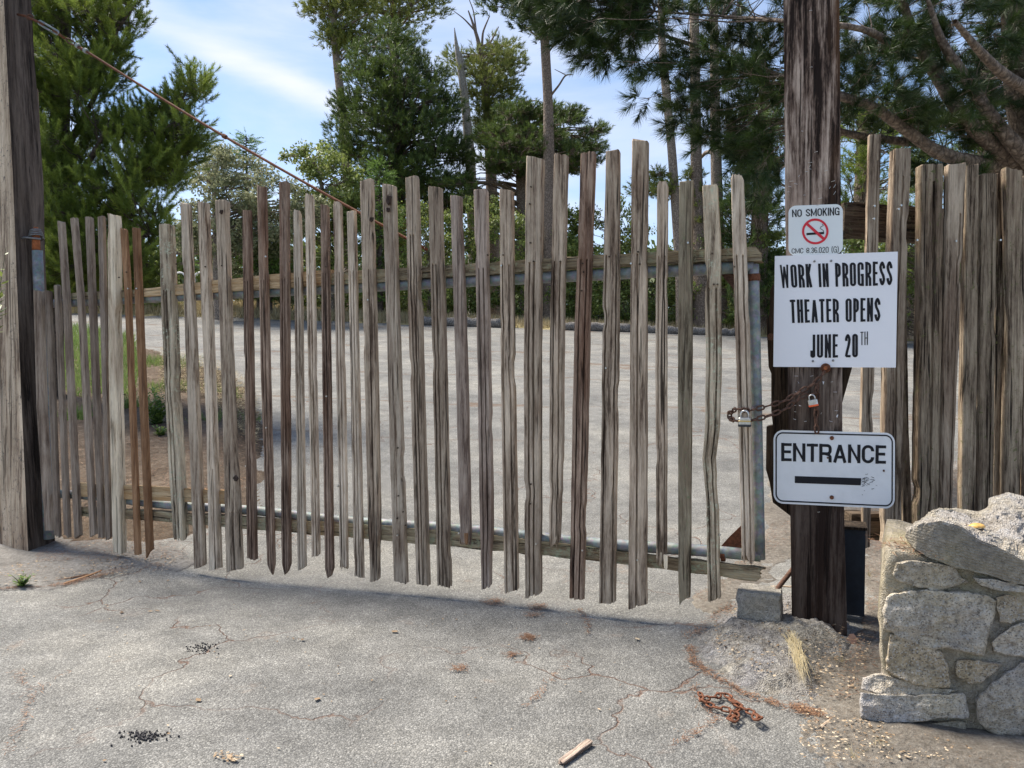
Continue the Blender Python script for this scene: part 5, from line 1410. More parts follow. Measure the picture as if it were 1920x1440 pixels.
def stone(pts, prot, mat, seed, n=72, amp=5, rough=0.010, tiltx=0.0, tilty=0.0):
    o2, c = outline_resample(pts, n, amp, seed); o2 = c + (o2 - c) * 1.05; prot = prot * .62 + .004
    n = 100; o2, c = outline_resample(pts, n, amp, seed); o2 = c + (o2 - c) * 1.05
    rings = [(1.0, -0.045), (1.0, prot * .40), (0.992, prot * .78), (0.975, prot * .93), (0.95, prot)] + [(0.95 - .91 * q_ / 19, prot * 1.02) for q_ in range(1, 20)]
    V = []; sizex = np.ptp(o2[:, 0]); sizey = np.ptp(o2[:, 1])
    for s, off in rings:
        for k in range(n):
            x, y = c + (o2[k] - c) * s
            oo = off + (0 if off < 0 else tiltx * (x - c[0]) / sizex + tilty * (y - c[1]) / sizey)
            V.append(wal(x, y, oo))
    A = np.array([tuple(v) for v in V])
    nz = fbm(A * 13 + seed * 3.1, 5, seed, gain=.6); nz2 = np.abs(fbm(A * 9 + seed, 4, seed + 9))
    k = np.repeat(np.array([0.2, .6, .9] + [1] * (len(rings) - 3)), n)
    led = fbm(A * np.array([7, 7, 12]) + seed * 1.7, 3, seed + 31) * 2.2; led = (np.round(led * 1.6) + (led * 1.6 - np.round(led * 1.6)) ** 3 * 4) / 1.6
    dsp = (nz * rough + (0.22 - nz2) * rough * 2.0 + led * .006) * k
    A = A + np.array(tuple(WN)) * dsp[:, None]
    A += np.stack([fbm(A * 30, 3, 1), np.zeros(len(A)), fbm(A * 30, 3, 2)], 1) * 0.006
    f = []
    for i in range(len(rings) - 1):
        for q in range(n):
            q2 = (q + 1) % n
            f.append((i * n + q, (i + 1) * n + q, (i + 1) * n + q2, i * n + q2))
    f.append(tuple((len(rings) - 1) * n + q for q in range(n - 1, -1, -1)))
    f.append(tuple(range(n)))
    loc = tuple(A[0])
    return link_mesh('stone', A, f, mat, wall, False, loc=loc)
# mortar body: front outline and the same outline pushed back
body = [(1662, 1030), (1700, 1036), (1760, 1050), (1830, 1072), (1925, 1085), (2050, 1090), (2300, 1095), (2300, 1560), (2050, 1500), (1920, 1450), (1812, 1420), (1790, 1385), (1655, 1375), (1650, 1330), (1655, 1290), (1650, 1220), (1648, 1120), (1655, 1060)]
o2, c = outline_resample(body, 150, 3, 77)
nb_ = len(o2); V = []
rb = [(1.0, -0.55, 1), (1.0, -0.35, 1), (1.0, -0.2, 1), (1.0, -0.08, 1), (1.0, -0.015, 0), (0.985, 0.0, 0), (0.95, 0, 0), (0.9, 0, 0), (0.84, 0, 0), (0.77, 0, 0), (0.69, 0, 0), (0.6, 0, 0), (0.5, 0, 0), (0.4, 0, 0), (0.3, 0, 0), (0.15, 0, 0)]
for s, off, side in rb:
    for k in range(nb_):
        x, y = c + (o2[k] - c) * s
        p = wal(x, y, 0.010)
        p = p + SIDE * (-off)
        V.append(p)
A = np.array([tuple(v) for v in V])
A += np.array(tuple(WN)) * (fbm(A * 12, 5, 51) * 0.016)[:, None]
A += np.stack([fbm(A * 9 + 4, 4, 52), 0 * A[:, 0], fbm(A * 9 + 9, 4, 53)], 1) * 0.02 * np.repeat([1 if r[2] else .6 for r in rb], nb_)[:, None]
f = []
for i in range(len(rb) - 1):
    for q in range(nb_):
        q2 = (q + 1) % nb_
        f.append((i * nb_ + q, (i + 1) * nb_ + q, (i + 1) * nb_ + q2, i * nb_ + q2))
f.append(tuple((len(rb) - 1) * nb_ + q for q in range(nb_ - 1, -1, -1)))
link_mesh('mortar', A, f, M['mortar'], wall, True, loc=tuple(WP))
stone(zs((322, 455), (372, 442), (470, 448), (590, 470), (612, 520), (652, 548), (560, 570), (490, 582), (390, 562), (320, 535), (298, 505)), 0.045, M['granite'], 1, amp=3, tilty=-.02)
stone(zs((258, 690), (275, 618), (300, 602), (470, 590), (600, 592), (735, 612), (780, 640), (768, 730), (722, 888), (650, 880), (540, 862), (480, 868), (380, 835), (300, 790), (262, 770)), 0.060, M['granite'], 2, amp=4)
stone(zs((285, 800), (330, 812), (440, 850), (520, 885), (560, 940), (566, 1050), (480, 1048), (400, 1035), (300, 990), (262, 960), (272, 900)), 0.050, M['granitetan'], 3, amp=4)
stone(zs((610, 925), (700, 920), (812, 935), (790, 968), (730, 1020), (660, 1035), (610, 1000), (598, 960)), 0.032, M['granitetan'], 4, amp=3)
stone(zs((150, 1078), (240, 1088), (400, 1092), (560, 1082), (628, 1085), (648, 1180), (645, 1200), (560, 1195), (400, 1215), (210, 1215), (150, 1190), (144, 1120)), 0.075, M['granite2'], 5, amp=3)
stone(zs((155, 1010), (230, 985), (300, 1000), (420, 1045), (600, 1070), (560, 1088), (400, 1090), (240, 1085), (155, 1060)), 0.045, M['granite'], 12, amp=3, tilty=.03)
stone(zs((700, 1110), (760, 1050), (850, 980), (930, 930), (1060, 940), (1120, 1100), (1080, 1250), (930, 1282), (800, 1268), (740, 1240), (705, 1190)), 0.060, M['granite'], 6, amp=5)
stone(zs((688, 520), (780, 530), (930, 560), (1060, 555), (1080, 600), (930, 590), (800, 582), (720, 560)), 0.050, M['granite2'], 7, amp=3)
stone(zs((795, 625), (860, 612), (930, 625), (1010, 615), (1020, 700), (930, 720), (860, 738), (815, 730)), 0.035, M['granitetan'], 8, amp=4)
stone(zs((780, 835), (830, 790), (900, 745), (960, 740), (1060, 760), (1080, 850), (960, 905), (860, 895), (785, 875)), 0.045, M['granite'], 9, amp=4)
stone(zs((1040, 620), (1200, 600), (1290, 650), (1270, 760), (1100, 745)), 0.05, M['granite2'], 10)
stone(zs((1110, 790), (1300, 780), (1330, 950), (1130, 960)), 0.05, M['granite'], 11)
stone(zs((1140, 1010), (1330, 1000), (1360, 1250), (1180, 1270)), 0.05, M['granitetan'], 13)
stone(zs((440, 1225), (560, 1212), (640, 1215), (645, 1290), (560, 1262), (450, 1250)), 0.03, M['mortar'], 14, amp=3)

# ---- the broken concrete cap
def lf(curves, nx, sub, name, mat, parent, seed, rough, label=None):
    def rs_(pl):
        P = np.array([tuple(p) for p in pl]); L = np.linalg.norm(np.diff(P, axis=0), axis=1); s = np.concatenate([[0], np.cumsum(L)]); t = np.linspace(0, s[-1], nx)
        return np.stack([np.interp(t, s, P[:, i]) for i in range(3)], 1)
    C = [rs_(c_) for c_ in curves]; rows = []
    for i in range(len(C) - 1):
        for k in range(sub[i]): rows.append(C[i] * (1 - k / sub[i]) + C[i + 1] * (k / sub[i]))
    rows.append(C[-1])
    A = np.vstack(rows); nr = len(rows)
    A = A + np.stack([fbm(A * 16 + seed, 5, 1, gain=.62), fbm(A * 16 + seed, 5, 2, gain=.62), fbm(A * 16 + seed, 5, 3, gain=.62)], 1) * np.repeat(rough, nx)[:, None]
    f = [(i * nx + k, i * nx + k + 1, (i + 1) * nx + k + 1, (i + 1) * nx + k) for i in range(nr - 1) for k in range(nx - 1)]
    f += [tuple(i * nx for i in range(nr)), tuple(i * nx + nx - 1 for i in range(nr - 1, -1, -1))]
    return A, f
def wb(px, py, back): return wal(px, py, -back)
Cb = [wb(1700, 1012, .42), wb(1760, 1020, .42), wb(1900, 1050, .42), wb(2060, 1062, .42)]
C1 = [wal(1697, 1006, .0), wal(1716, 1030, .03), wal(1743, 1046, .04), wal(1793, 1063, .045), wal(1871, 1083, .045), wal(1902, 1095, .045), wal(2070, 1102, .045)]
C2 = [wal(1699, 1000, .0), wal(1722, 984, .03), wal(1758, 976, .045), wal(1809, 993, .05), wal(1840, 1014, .05), wal(1890, 1034, .05), wal(1925, 1052, .05), wal(2070, 1068, .05)]
C4 = [wb(1702, 994, .15), wb(1727, 973, .25), wb(1762, 950, .33), wb(1800, 954, .36), wb(1832, 957, .36), wb(1853, 950, .37), wb(1856, 935, .38), wb(1890, 925, .38), wb(1925, 932, .38), wb(1980, 928, .38), wb(2060, 940, .38)]
C3 = [lerp(Vector(a), Vector(b), .5) + Vector((0, 0, .004)) for a, b in zip(*[[Vector(tuple(q)) for q in r] for r in ([C2[int(i * 7 / 10)] for i in range(11)], C4)])]
A, f = lf([Cb, C1, C2, C4, Cb], 90, [6, 12, 26, 8], 'cap', None, None, 3, np.array([.0] * 6 + [.006] * 12 + [.010] * 4 + [.034] * 22 + [.012] * 4 + [.0] * 3) if False else np.array([0.0] * 6 + [.006] * 11 + [.012] * 2 + [.032] * 22 + [.015] * 5 + [.0] * 7))
me = bpy.data.meshes.new('cap_slab')
cap = empty('concrete_slab', tuple(C1[3]), 'broken slab of pale rough concrete resting on top of the stone wall', 'concrete slab')
capo = link_mesh('slab', A, f, M['concrough'], cap, False, loc=tuple(C1[3]))
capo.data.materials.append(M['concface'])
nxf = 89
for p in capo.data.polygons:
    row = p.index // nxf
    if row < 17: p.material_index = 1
shell = MB()
for (px, py, back, rx, lab) in ((1832, 989, .10, .026, 1),):
    c = wb(px, py - 1, back)
    rings = []; n = 16
    for i in range(6):
        t = i / 5
        rings.append([c + Vector((math.cos(a * 2 * math.pi / n) * rx * (1 - t * t) ** .5 * (1 + .06 * math.sin(a * 3)), math.sin(a * 2 * math.pi / n) * rx * .8 * (1 - t * t) ** .5, t * .014)) if t < 1 else c + Vector((math.cos(a) * .001, math.sin(a) * .001, .014)) for a in range(n)])
    v = [p for r in rings for p in r]
    shell.add(v, [(i * n + k, i * n + (k + 1) % n, (i + 1) * n + (k + 1) % n, (i + 1) * n + k) for i in range(5) for k in range(n)] + [tuple(5 * n + k for k in range(n))])
M['shell'] = simple('orange_shell', (0.62, 0.36, 0.10), 0.5, 0, 0.4, 50, 0.2)
o = shell.build('shell', M['shell'], None, True, loc=tuple(c)); tag(o, 'small orange and cream shell lying on the broken concrete slab', 'shell')
# pinkish chip on the ground by the post
c = ground(1596, 1206)
v = [(-.024, 0, 0), (-.005, .006, .028), (.012, .006, .030), (.026, 0, .012), (.020, -.006, -.012), (0, -.008, -.008)]
v = [Vector(c) + Vector(p) + Vector((0, 0, .01)) for p in v]
M['chip'] = simple('salmon_chip', (0.62, 0.36, 0.24), 0.7, 0, 0.15, 40, 0.3)
o = link_mesh('stone_chip', v + [p + Vector((0.003, .014, -.012)) for p in v], [(5, 4, 3, 2, 1, 0), (6, 7, 8, 9, 10, 11)] + [(i, (i + 1) % 6, (i + 1) % 6 + 6, i + 6) for i in range(6)], M['chip'], None, loc=tuple(c))
tag(o, 'salmon coloured chip of stone on the dirt at the right foot of the signpost', 'chip')
# stick and twigs on the ground
def stick(px1, py1, px2, py2, r, mat, name, label, cat, n=8, flatten=1.0, bend=0.01):
    a = ground(px1, py1, r * .6); b = ground(px2, py2, r * .6); m_ = MB()
    rs = random.Random(int(px1)); rows = []
    d = (b - a).normalized(); s = d.cross(Vector((0, 0, 1))).normalized(); u = s.cross(d); K = 9
    for i in range(n + 1):
        t = i / n; c = lerp(a, b, t) + s * bend * math.sin(t * 3.3 + px1) ; ring = []
        for k in range(K):
            an = 2 * math.pi * k / K; q = (abs(math.cos(an)) ** .5 * (1 if math.cos(an) > 0 else -1), abs(math.sin(an)) ** .5 * (1 if math.sin(an) > 0 else -1)) if flatten < 1 else (math.cos(an), math.sin(an))
            e = 1 + rs.uniform(-.08, .08)
            ring.append(c + s * q[0] * r * e + u * q[1] * r * flatten * e + d * (rs.uniform(-.012, .012) if i in (0, n) else 0))
        rows.append(ring)
    v = [p for r_ in rows for p in r_]
    f = [(i * K + k, i * K + (k + 1) % K, (i + 1) * K + (k + 1) % K, (i + 1) * K + k) for i in range(n) for k in range(K)] + [tuple(range(K - 1, -1, -1)), tuple(n * K + k for k in range(K))]
    Z = Matrix((s, u, d)).transposed(); loc = [Z.transposed() @ (p - a) for p in v]
    me = bpy.data.meshes.new(name); me.from_pydata([tuple(p) for p in loc], [], f); me.materials.append(mat); me.update()
    o = bpy.data.objects.new(name, me); COL.objects.link(o); o.matrix_world = Matrix.Translation(a) @ Z.to_4x4()
    return tag(o, label, cat)
stick(1052, 1430, 1104, 1392, .014, M['mauve'], 'wood_offcut', 'short splintered grey wood offcut lying flat on the open asphalt', 'wood offcut', flatten=.5, bend=0.0)
stick(1536, 1366, 1590, 1340, .0065, M['pale'], 'twig', 'pale bare twig on the dirt left of the stone wall', 'twig')
stick(1448, 1100, 1484, 1101, .006, M['pale'], 'twig', 'pale twig between the iron rod and the signpost', 'twig')
stick(80, 1096, 162, 1078, .010, M['brown'], 'bark_strip', 'long reddish strip of bark on the dusty ground near the leaning post', 'bark')
stick(120, 1094, 200, 1068, .008, M['orange'], 'bark_strip', 'orange splinter of bark beside the longer bark strip near the leaning post', 'bark')

# ================================================================== LITTER (uncountable scatter)
class Tri:
    def __init__(s): s.v = []; s.t = []
    def add(s, V, T): s.v.append(V); s.t.append(T)
    def build(s, name, mat, parent=None, loc=None, n=3):
        V = np.vstack(s.v); T = np.concatenate(s.t)
        return fast_mesh(name, V, n, mat, parent, loc, T)
def needles_on_ground(P, ln, w, r):
    """P (N,3) -> thin triangles lying on the ground"""
    n = len(P); a = r.uniform(0, 2 * np.pi, n); L = ln * r.uniform(.5, 1.2, n)
    d = np.stack([np.cos(a), np.sin(a), r.normal(0, .10, n)], 1); s = np.stack([-np.sin(a), np.cos(a), np.zeros(n)], 1)
    W_ = w * r.uniform(.6, 1.3, n)
    A = P - d * (L / 2)[:, None] - s * W_[:, None]; B = P - d * (L / 2)[:, None] + s * W_[:, None]; C = P + d * (L / 2)[:, None]
    return np.stack([A, B, C], 1).reshape(-1, 3), np.repeat(r.uniform(0, 1, n), 3)
def gz(X, Y, lift): return np.stack([X, Y, gh(X, Y) + lift], 1)
def along_px(pts, n, spread, r):
    W_ = np.array([tuple(ground(*p))[:2] for p in pts]); L = np.hypot(*np.diff(W_, axis=0).T); s = np.concatenate([[0], np.cumsum(L)])
    t = r.uniform(0, s[-1], n); return np.interp(t, s, W_[:, 0]) + r.normal(0, spread, n), np.interp(t, s, W_[:, 1]) + r.normal(0, spread, n)
def in_poly_px(pts, n, r):
    W_ = [tuple(ground(*p).xy) for p in pts]; A_ = np.array(W_); X = r.uniform(A_[:, 0].min(), A_[:, 0].max(), n * 4); Y = r.uniform(A_[:, 1].min(), A_[:, 1].max(), n * 4)
    k = poly_sd(W_, X, Y) > 0; return X[k][:n], Y[k][:n]
r = np.random.default_rng(21)
T = Tri()
for pts, n, sp in (
    ([(1294, 1215), (1300, 1245), (1345, 1275), (1400, 1305), (1470, 1325)], 420, .012),
    ([(1300, 1290), (1310, 1315), (1345, 1350), (1310, 1372), (1262, 1400)], 130, .012),
    ([(1290, 1200), (1330, 1165), (1380, 1135), (1420, 1105)], 300, .02),
    ([(1480, 1325), (1545, 1345)], 250, .02),
    ([(30, 1260), (50, 1290), (60, 1310), (100, 1275), (140, 1258)], 60, .012),
    ([(60, 1310), (50, 1340), (30, 1380), (10, 1420)], 60, .010),
    ([(0, 1105), (120, 1098), (200, 1078)], 500, .02),
    ([(1085, 1145), (1100, 1165), (1105, 1190)], 90, .008), ([(985, 1330), (1040, 1270), (1075, 1235)], 60, .01)):
    X, Y = along_px(pts, n, sp, r); T.add(*needles_on_ground(gz(X, Y, .010), .032, .0016, r))
for (x, y, n, sp) in ((925, 1130, 160, .03), (1010, 1140, 130, .03), (990, 1197, 150, .02), (960, 1230, 60, .015), (860, 1255, 70, .02), (1000, 1155, 60, .02), (200, 1070, 250, .06), (300, 1060, 120, .05), (560, 1015, 120, .08), (1270, 1062, 60, .03)):
    c = ground(x, y); T.add(*needles_on_ground(gz(c.x + r.normal(0, sp, n), c.y + r.normal(0, sp, n), .009), .035, .0014, r))
o = T.build('pine_needle_litter', M['litter']); tag(o, 'rust coloured pine needles gathered along cracks in the asphalt', 'pine needles', kind='stuff')
T = Tri()
for pts, n, ln, w in (([(1600, 1210), (1640, 1100), (1560, 1000), (1440, 1040), (1330, 1140), (1300, 1130), (1420, 1000), (1700, 900), (1660, 1300), (1560, 1330)], 4200, .045, .0014),
                   ([(230, 1012), (330, 1020), (360, 1050), (250, 1060), (60, 1060), (100, 1000)], 1300, .04, .0015),
                   ([(290, 660), (410, 690), (480, 750), (490, 850), (470, 950), (350, 1000), (200, 1010), (100, 1000), (60, 700)], 9000, .07, .003),
                   ([(1680, 880), (1900, 880), (1900, 960), (1680, 960)], 2000, .06, .003)):
    X, Y = in_poly_px(pts, n, r); T.add(*needles_on_ground(gz(X, Y, .03 if ln < .06 else .12), ln, w, r))
o = T.build('dirt_litter', M['litter']); tag(o, 'brown needles and small twigs strewn over the bare dirt', 'leaf litter', kind='stuff')
# straw over the bank beyond the gate
T = Tri()
X, Y = in_poly_px([(300, 665), (410, 692), (470, 735), (492, 800), (480, 860), (440, 820), (380, 760), (300, 740)], 16000, r)
T.add(*needles_on_ground(gz(X, Y, .135) + np.stack([0 * X, 0 * X, r.uniform(0, .05, len(X))], 1), .12, .005, r))
o = T.build('dry_straw', M['straw']); tag(o, 'dry straw coloured grass lying on the bank inside the gate', 'straw', kind='stuff')
# chips and gravel
T = Tri()
def chips(X, Y, lift, size, r):
    n = len(X); P = gz(X, Y, lift); a = r.uniform(0, 6.28, n); L = size * r.uniform(.4, 1.5, n); b = r.uniform(.3, .8, n)
    d = np.stack([np.cos(a), np.sin(a), r.normal(0, .10, n)], 1) * L[:, None]; s = np.stack([-np.sin(a), np.cos(a), r.normal(0, .10, n)], 1) * (L * b)[:, None]
    return np.stack([P - d, P - s, P + d, P + s], 1).reshape(-1, 3), np.repeat(r.uniform(0, 1, n), 4)
for pts, n, size, lift in (([(60, 1060), (210, 1010), (330, 1040), (330, 1075), (170, 1090), (-60, 1110), (-60, 1040)], 900, .007, .022),
                    ([(1500, 1330), (1700, 1380), (1900, 1440), (1500, 1440)], 500, .005, .028), ([(1560, 1200), (1640, 1200), (1600, 1320), (1500, 1330)], 260, .006, .03),
                    ([(0, 1120), (1300, 1120), (1300, 1435), (0, 1435)], 160, .005, .006)):
    X, Y = in_poly_px(pts, n, r); T.add(*chips(X, Y, lift, size, r))
for (x, y) in ((180, 1068), (195, 1052), (210, 1078), (165, 1090), (245, 1062), (228, 1090), (262, 1092), (315, 1090), (316, 1104), (282, 1148), (295, 1147), (228, 1150), (520, 1205), (740, 1186), (1195, 1200), (315, 1363), (432, 1270), (372, 1315), (595, 1313)):
    c = ground(x, y); T.add(*chips(np.array([c.x]), np.array([c.y]), .0065, .014, r))
X, Y = in_poly_px([(1320, 1230), (1345, 1170), (1480, 1130), (1590, 1180), (1545, 1300), (1420, 1290)], 700, r); T.add(*chips(X, Y, .052, .006, r))
for (x, y, n_) in ((432, 1424, 30), (418, 1418, 14), (1135, 1338, 2), (560, 1200, 6)):
    c = ground(x, y); T.add(*chips(c.x + r.normal(0, .018, n_), c.y + r.normal(0, .012, n_), .007, .008, r))
o = T.build('wood_chips', M['chips'], n=4); tag(o, 'small bark and wood chips scattered on the ground', 'wood chips', kind='stuff')
# dark tar spill crumbs
M['tar'] = simple('tar_crumb', (0.02, 0.018, 0.022), 0.5, 0, 0.3, 90, 0.4)
for (x, y, n, sp, lab) in ((273, 1381, 130, (.036, .018), 'nearest dark tar crumbs spilt on the asphalt, lower left'), (380, 1216, 70, (.034, .03), 'fainter dark crumbs spilt on the asphalt nearer the gate')):
    c = ground(x, y); mb = MB()
    for k in range(n):
        q = gpt(c.x + r.normal(0, sp[0]), c.y + r.normal(0, sp[1]), .009); s = r.uniform(.002, .0055)
        mb.tube([q - Vector((0, 0, .008)), q + Vector((0, 0, s * .15 - .004))], [s * .85, s * .6], 6)
    tag(mb.build('tar_spill', M['tar']), lab, 'tar spill', kind='stuff')

# ================================================================== GRASS AND SMALL PLANTS
def blades(X, Y, base, h, w, r, lean=.35):
    n = len(X); P = np.stack([X, Y, base], 1); a = r.uniform(0, 6.28, n); H = h * r.uniform(.5, 1.15, n)
    side = np.stack([np.cos(a), np.sin(a), np.zeros(n)], 1) * (w * r.uniform(.6, 1.2, n))[:, None]
    l = np.stack([r.normal(0, lean, n), r.normal(0, lean, n), np.ones(n)], 1); l /= np.linalg.norm(l, axis=1)[:, None]
    return np.stack([P - side, P + side, P + l * H[:, None]], 1).reshape(-1, 3), np.repeat(r.uniform(0, 1, n), 3)
T = Tri()
X, Y = in_poly_px([(140, 620), (250, 640), (262, 700), (250, 760), (140, 760), (60, 700), (60, 640)], 9000, r); T.add(*blades(X, Y, gh(X, Y) + .08, .26, .007, r))
for (x, y, n, sp, h) in ((150, 800, 140, .08, .2), (236, 780, 260, .10, .22), (440, 758, 60, .05, .12), (470, 802, 60, .06, .1), (345, 700, 160, .15, .14), (420, 745, 120, .1, .12), (290, 690, 900, .35, .15), (320, 740, 500, .2, .13), (410, 800, 200, .15, .12)):
    c = ground(x, y); X = c.x + r.normal(0, sp, n); Y = c.y + r.normal(0, sp, n); T.add(*blades(X, Y, gh(X, Y) + .09, h, .006, r))
o = T.build('grass', M['grass']); tag(o, 'green grass growing in tufts on the bank inside the gate', 'grass', kind='stuff')
T = Tri()
X = r.uniform(-20, 9, 26000); Y = 25.5 + np.abs(r.normal(0, 2.2, 26000)); T.add(*blades(X, Y, gh(X, Y), .38, .016, r))
o = T.build('dry_grass', M['straw']); tag(o, 'dry yellow grass along the far edge of the pavement', 'grass', kind='stuff')
def weed(name, label, c, h, nst, leaf, seed, mat, sp=.6):
    rr = np.random.default_rng(seed); root = empty(name, tuple(c), label, 'plant'); V = []; Tt = []; st = MB()
    for k in range(nst):
        a = rr.uniform(0, 6.28); ln = h * rr.uniform(.55, 1); tip = Vector((math.cos(a) * ln * sp * rr.uniform(.2, 1), math.sin(a) * ln * sp * rr.uniform(.2, 1), ln))
        st.tube([c, c + tip * .5 + Vector((0, 0, .01)), c + tip], [.003, .0022, .001], 5)
        for j in range(12):
            t = .12 + .88 * j / 11; p = np.array(tuple(c + tip * t)); b = rr.uniform(0, 6.28); d = np.array([math.cos(b), math.sin(b), rr.uniform(.1, .8)]); d /= np.linalg.norm(d)
            s = np.cross(d, [0, 0, 1]); s /= np.linalg.norm(s) + 1e-9; L = leaf * rr.uniform(.6, 1.1) * (1.2 - .5 * t)
            V.append(np.stack([p, p + d * L * .5 - s * L * .2, p + d * L, p + d * L * .5 + s * L * .2])); Tt += [rr.uniform(.2, 1)] * 4
    st.build('stem', mat, root, loc=tuple(c)); fast_mesh('leaves', np.vstack(V), 4, mat, root, tuple(c), Tt)
    return root
weed('weed', 'bushy green weed on the bank seen behind the two orange pickets', ground(294, 812) + Vector((0, 0, .05)), .46, 26, .12, 3, M['grass'])
weed('weed', 'small pale green weed low on the bank below the bushy weed', ground(300, 832) + Vector((0, 0, .06)), .13, 12, .07, 4, M['grass'], 1.0)
weed('weed', 'tiny green weed on dusty ground in front of the leaning post', ground(42, 1102), .075, 8, .04, 5, M['grass'], .9)
weed('leafy_shrub', 'dark green leafy sprig growing at the left side of the leaning post', at(-14, 640, 4.5), .62, 12, .085, 6, M['leaf_green'], .25)
# dry tuft hanging down over the footing
T = Tri(); a = ground(1484, 1192, .06); b = ground(1508, 1300, .045); n = 150
t0 = r.uniform(0, .55, n); t1 = np.clip(t0 + r.uniform(.15, .5, n), 0, 1.05)
def onl(t, s): 
    x = a.x + (b.x - a.x) * t + r.normal(0, s, n); y = a.y + (b.y - a.y) * t; return np.stack([x, y, gh(x, y) + .075 + .02 * np.sin(t * 3.14) + r.uniform(0, .012, n) - .03 * t], 1)
A_ = onl(t0, .016); C_ = onl(t1, .022); s = np.tile([.0011, 0, .0003], (n, 1))
T.add(np.stack([A_ - s, A_ + s, C_], 1).reshape(-1, 3), np.repeat(r.uniform(.2, 1, n), 3))
o = T.build('straw_tuft', M['straw']); tag(o, 'hank of dry straw hanging down the concrete footing before the signpost', 'straw tuft')
T = Tri()
for (x, y) in ((1650, 1395), (1575, 1240), (1560, 1075), (1630, 1080), (1600, 1420)):
    c = ground(x, y, .03); n = 14; P0_ = np.array(tuple(c)) + r.normal(0, .008, (n, 3)) * [1, 1, .3]; D_ = np.stack([r.normal(0, .04, n), r.normal(0, .03, n), r.uniform(.01, .06, n)], 1)
    T.add(np.stack([P0_ - [.0012, 0, 0], P0_ + [.0012, 0, 0], P0_ + D_], 1).reshape(-1, 3), np.repeat(r.uniform(.3, 1, n), 3))
for k in range(900):
    pass
o = T.build('dead_grass_wisps', M['straw']); tag(o, 'thin dead grass wisps standing in the dirt by the wall', 'grass', kind='stuff')
# red needles caught on top of the wall
T = Tri(); c = wal(1690, 1030, -.06); n = 170
P_ = np.array(tuple(c)) + np.stack([r.normal(0, .04, n), r.normal(0, .05, n), r.uniform(.0, .03, n)], 1)
V_, T_ = needles_on_ground(P_, .05, .0018, r); T.add(V_, T_)
o = T.build('needle_heap', M['litter']); tag(o, 'heap of red brown pine needles caught on the wall top beside the slab', 'pine needles', kind='stuff')

# ================================================================== LOGS, FAR FENCE, SHED
def logobj(p1, p2, Y, rad, label, seed):
    a = at(*p1, Y); b = at(*p2, Y); a.z = ghf(a.x, a.y) + rad * .8; b.z = ghf(b.x, b.y) + rad * .8; m_ = MB()
    rs = random.Random(seed); n = 14
    m_.tube([lerp(a, b, i / n) + Vector((0, rs.uniform(-.03, .03), rs.uniform(-.02, .02))) for i in range(n + 1)], [rad * rs.uniform(.85, 1.1) for _ in range(n + 1)], 12)
    tag(m_.build('log', M['log'], None, True, loc=tuple(a)), label, 'log', 'logs edging the far side of the pavement')
logobj((790, 570), (938, 578), 25.5, .17, 'pale grey log at the far pavement edge, leftmost of the logs', 1)
logobj((1052, 588), (1182, 596), 25.4, .15, 'dark log at the far pavement edge between the tall centre pickets', 2)
logobj((1205, 600), (1330, 606), 25.3, .14, 'dark log at the far pavement edge seen left of the crooked lichened picket', 3)
logobj((1350, 608), (1400, 611), 25.3, .13, 'short dark log at the far pavement edge, rightmost behind the gate', 4)
ff = empty('board_fence', tuple(Vector((at(1700, 600, 25.8).x, 25.8, 0))), 'weathered grey board fence far off, seen through the gap right of the notice sign', 'fence')
for k in range(9):
    x0 = 1686 + k * 9.5; y0 = 512 + (k * 37 % 11); q = [at(x0, y0, 25.8), at(x0 + 8.6, y0 + 2, 25.8), at(x0 + 8.6, 652, 25.8), at(x0, 652, 25.8)]
    v = q + [p + Vector((0, .03, 0)) for p in q]
    link_mesh('board', v, [(3, 2, 1, 0), (4, 5, 6, 7), (0, 1, 5, 4), (1, 2, 6, 5), (2, 3, 7, 6), (3, 0, 4, 7)], M['pale'] if k % 3 == 0 else M['grey'], ff, loc=tuple(q[0]))
M['shedwood'] = simple('brown_boards', (0.16, 0.115, 0.085), 0.85, 0, 0.35, 5, 0.3)
sh = empty('wooden_deck', tuple(Vector((at(400, 500, 27.5).x, 27.5, 0))), 'low brown wooden deck with a rail glimpsed behind the left pickets', 'deck')
def shb(name, x0, y0, x1, y1, Y, d, mat):
    a = at(x0, y0, Y); b = at(x1, y1, Y); m_ = MB(); m_.box(((a.x + b.x) / 2, Y + d / 2, (a.z + b.z) / 2), abs(b.x - a.x), d, abs(a.z - b.z)); return m_.build(name, mat, sh, loc=tuple(a))
shb('top_rail', 318, 443, 422, 458, 27.5, .2, M['shedwood']); shb('middle_rail', 318, 470, 500, 477, 27.5, .1, M['shedwood'])
shb('wall_panel', 345, 456, 412, 474, 27.7, .08, M['mauve']); shb('rail', 318, 492, 420, 498, 27.5, .08, M['shedwood'])
for x in (322, 352, 398, 404, 410, 418): shb('post', x, 474, x + 3.5, 585, 27.6, .09, M['orange'] if x > 395 else M['shedwood'])
for (x, y, lab) in ((337, 520, 'white curved hoop behind the thick lichened picket'), (375, 520, 'white curved hoop behind the pale pickets, right of the other hoop')):
    m_ = MB(); c = at(x, y, 26); R0 = .18; m_.tube([c + Vector((math.cos(a * math.pi / 10) * R0, 0, math.sin(a * math.pi / 10) * R0 * .9)) for a in range(11)], .03, 7)
    m_.tube([c + Vector((-R0, 0, -1.6)), c + Vector((-R0, 0, 0))], .03, 7); m_.tube([c + Vector((R0, 0, -1.6)), c + Vector((R0, 0, 0))], .03, 7)
    tag(m_.build('hoop', M['signwhite'], None, True, loc=tuple(c)), lab, 'hoop')

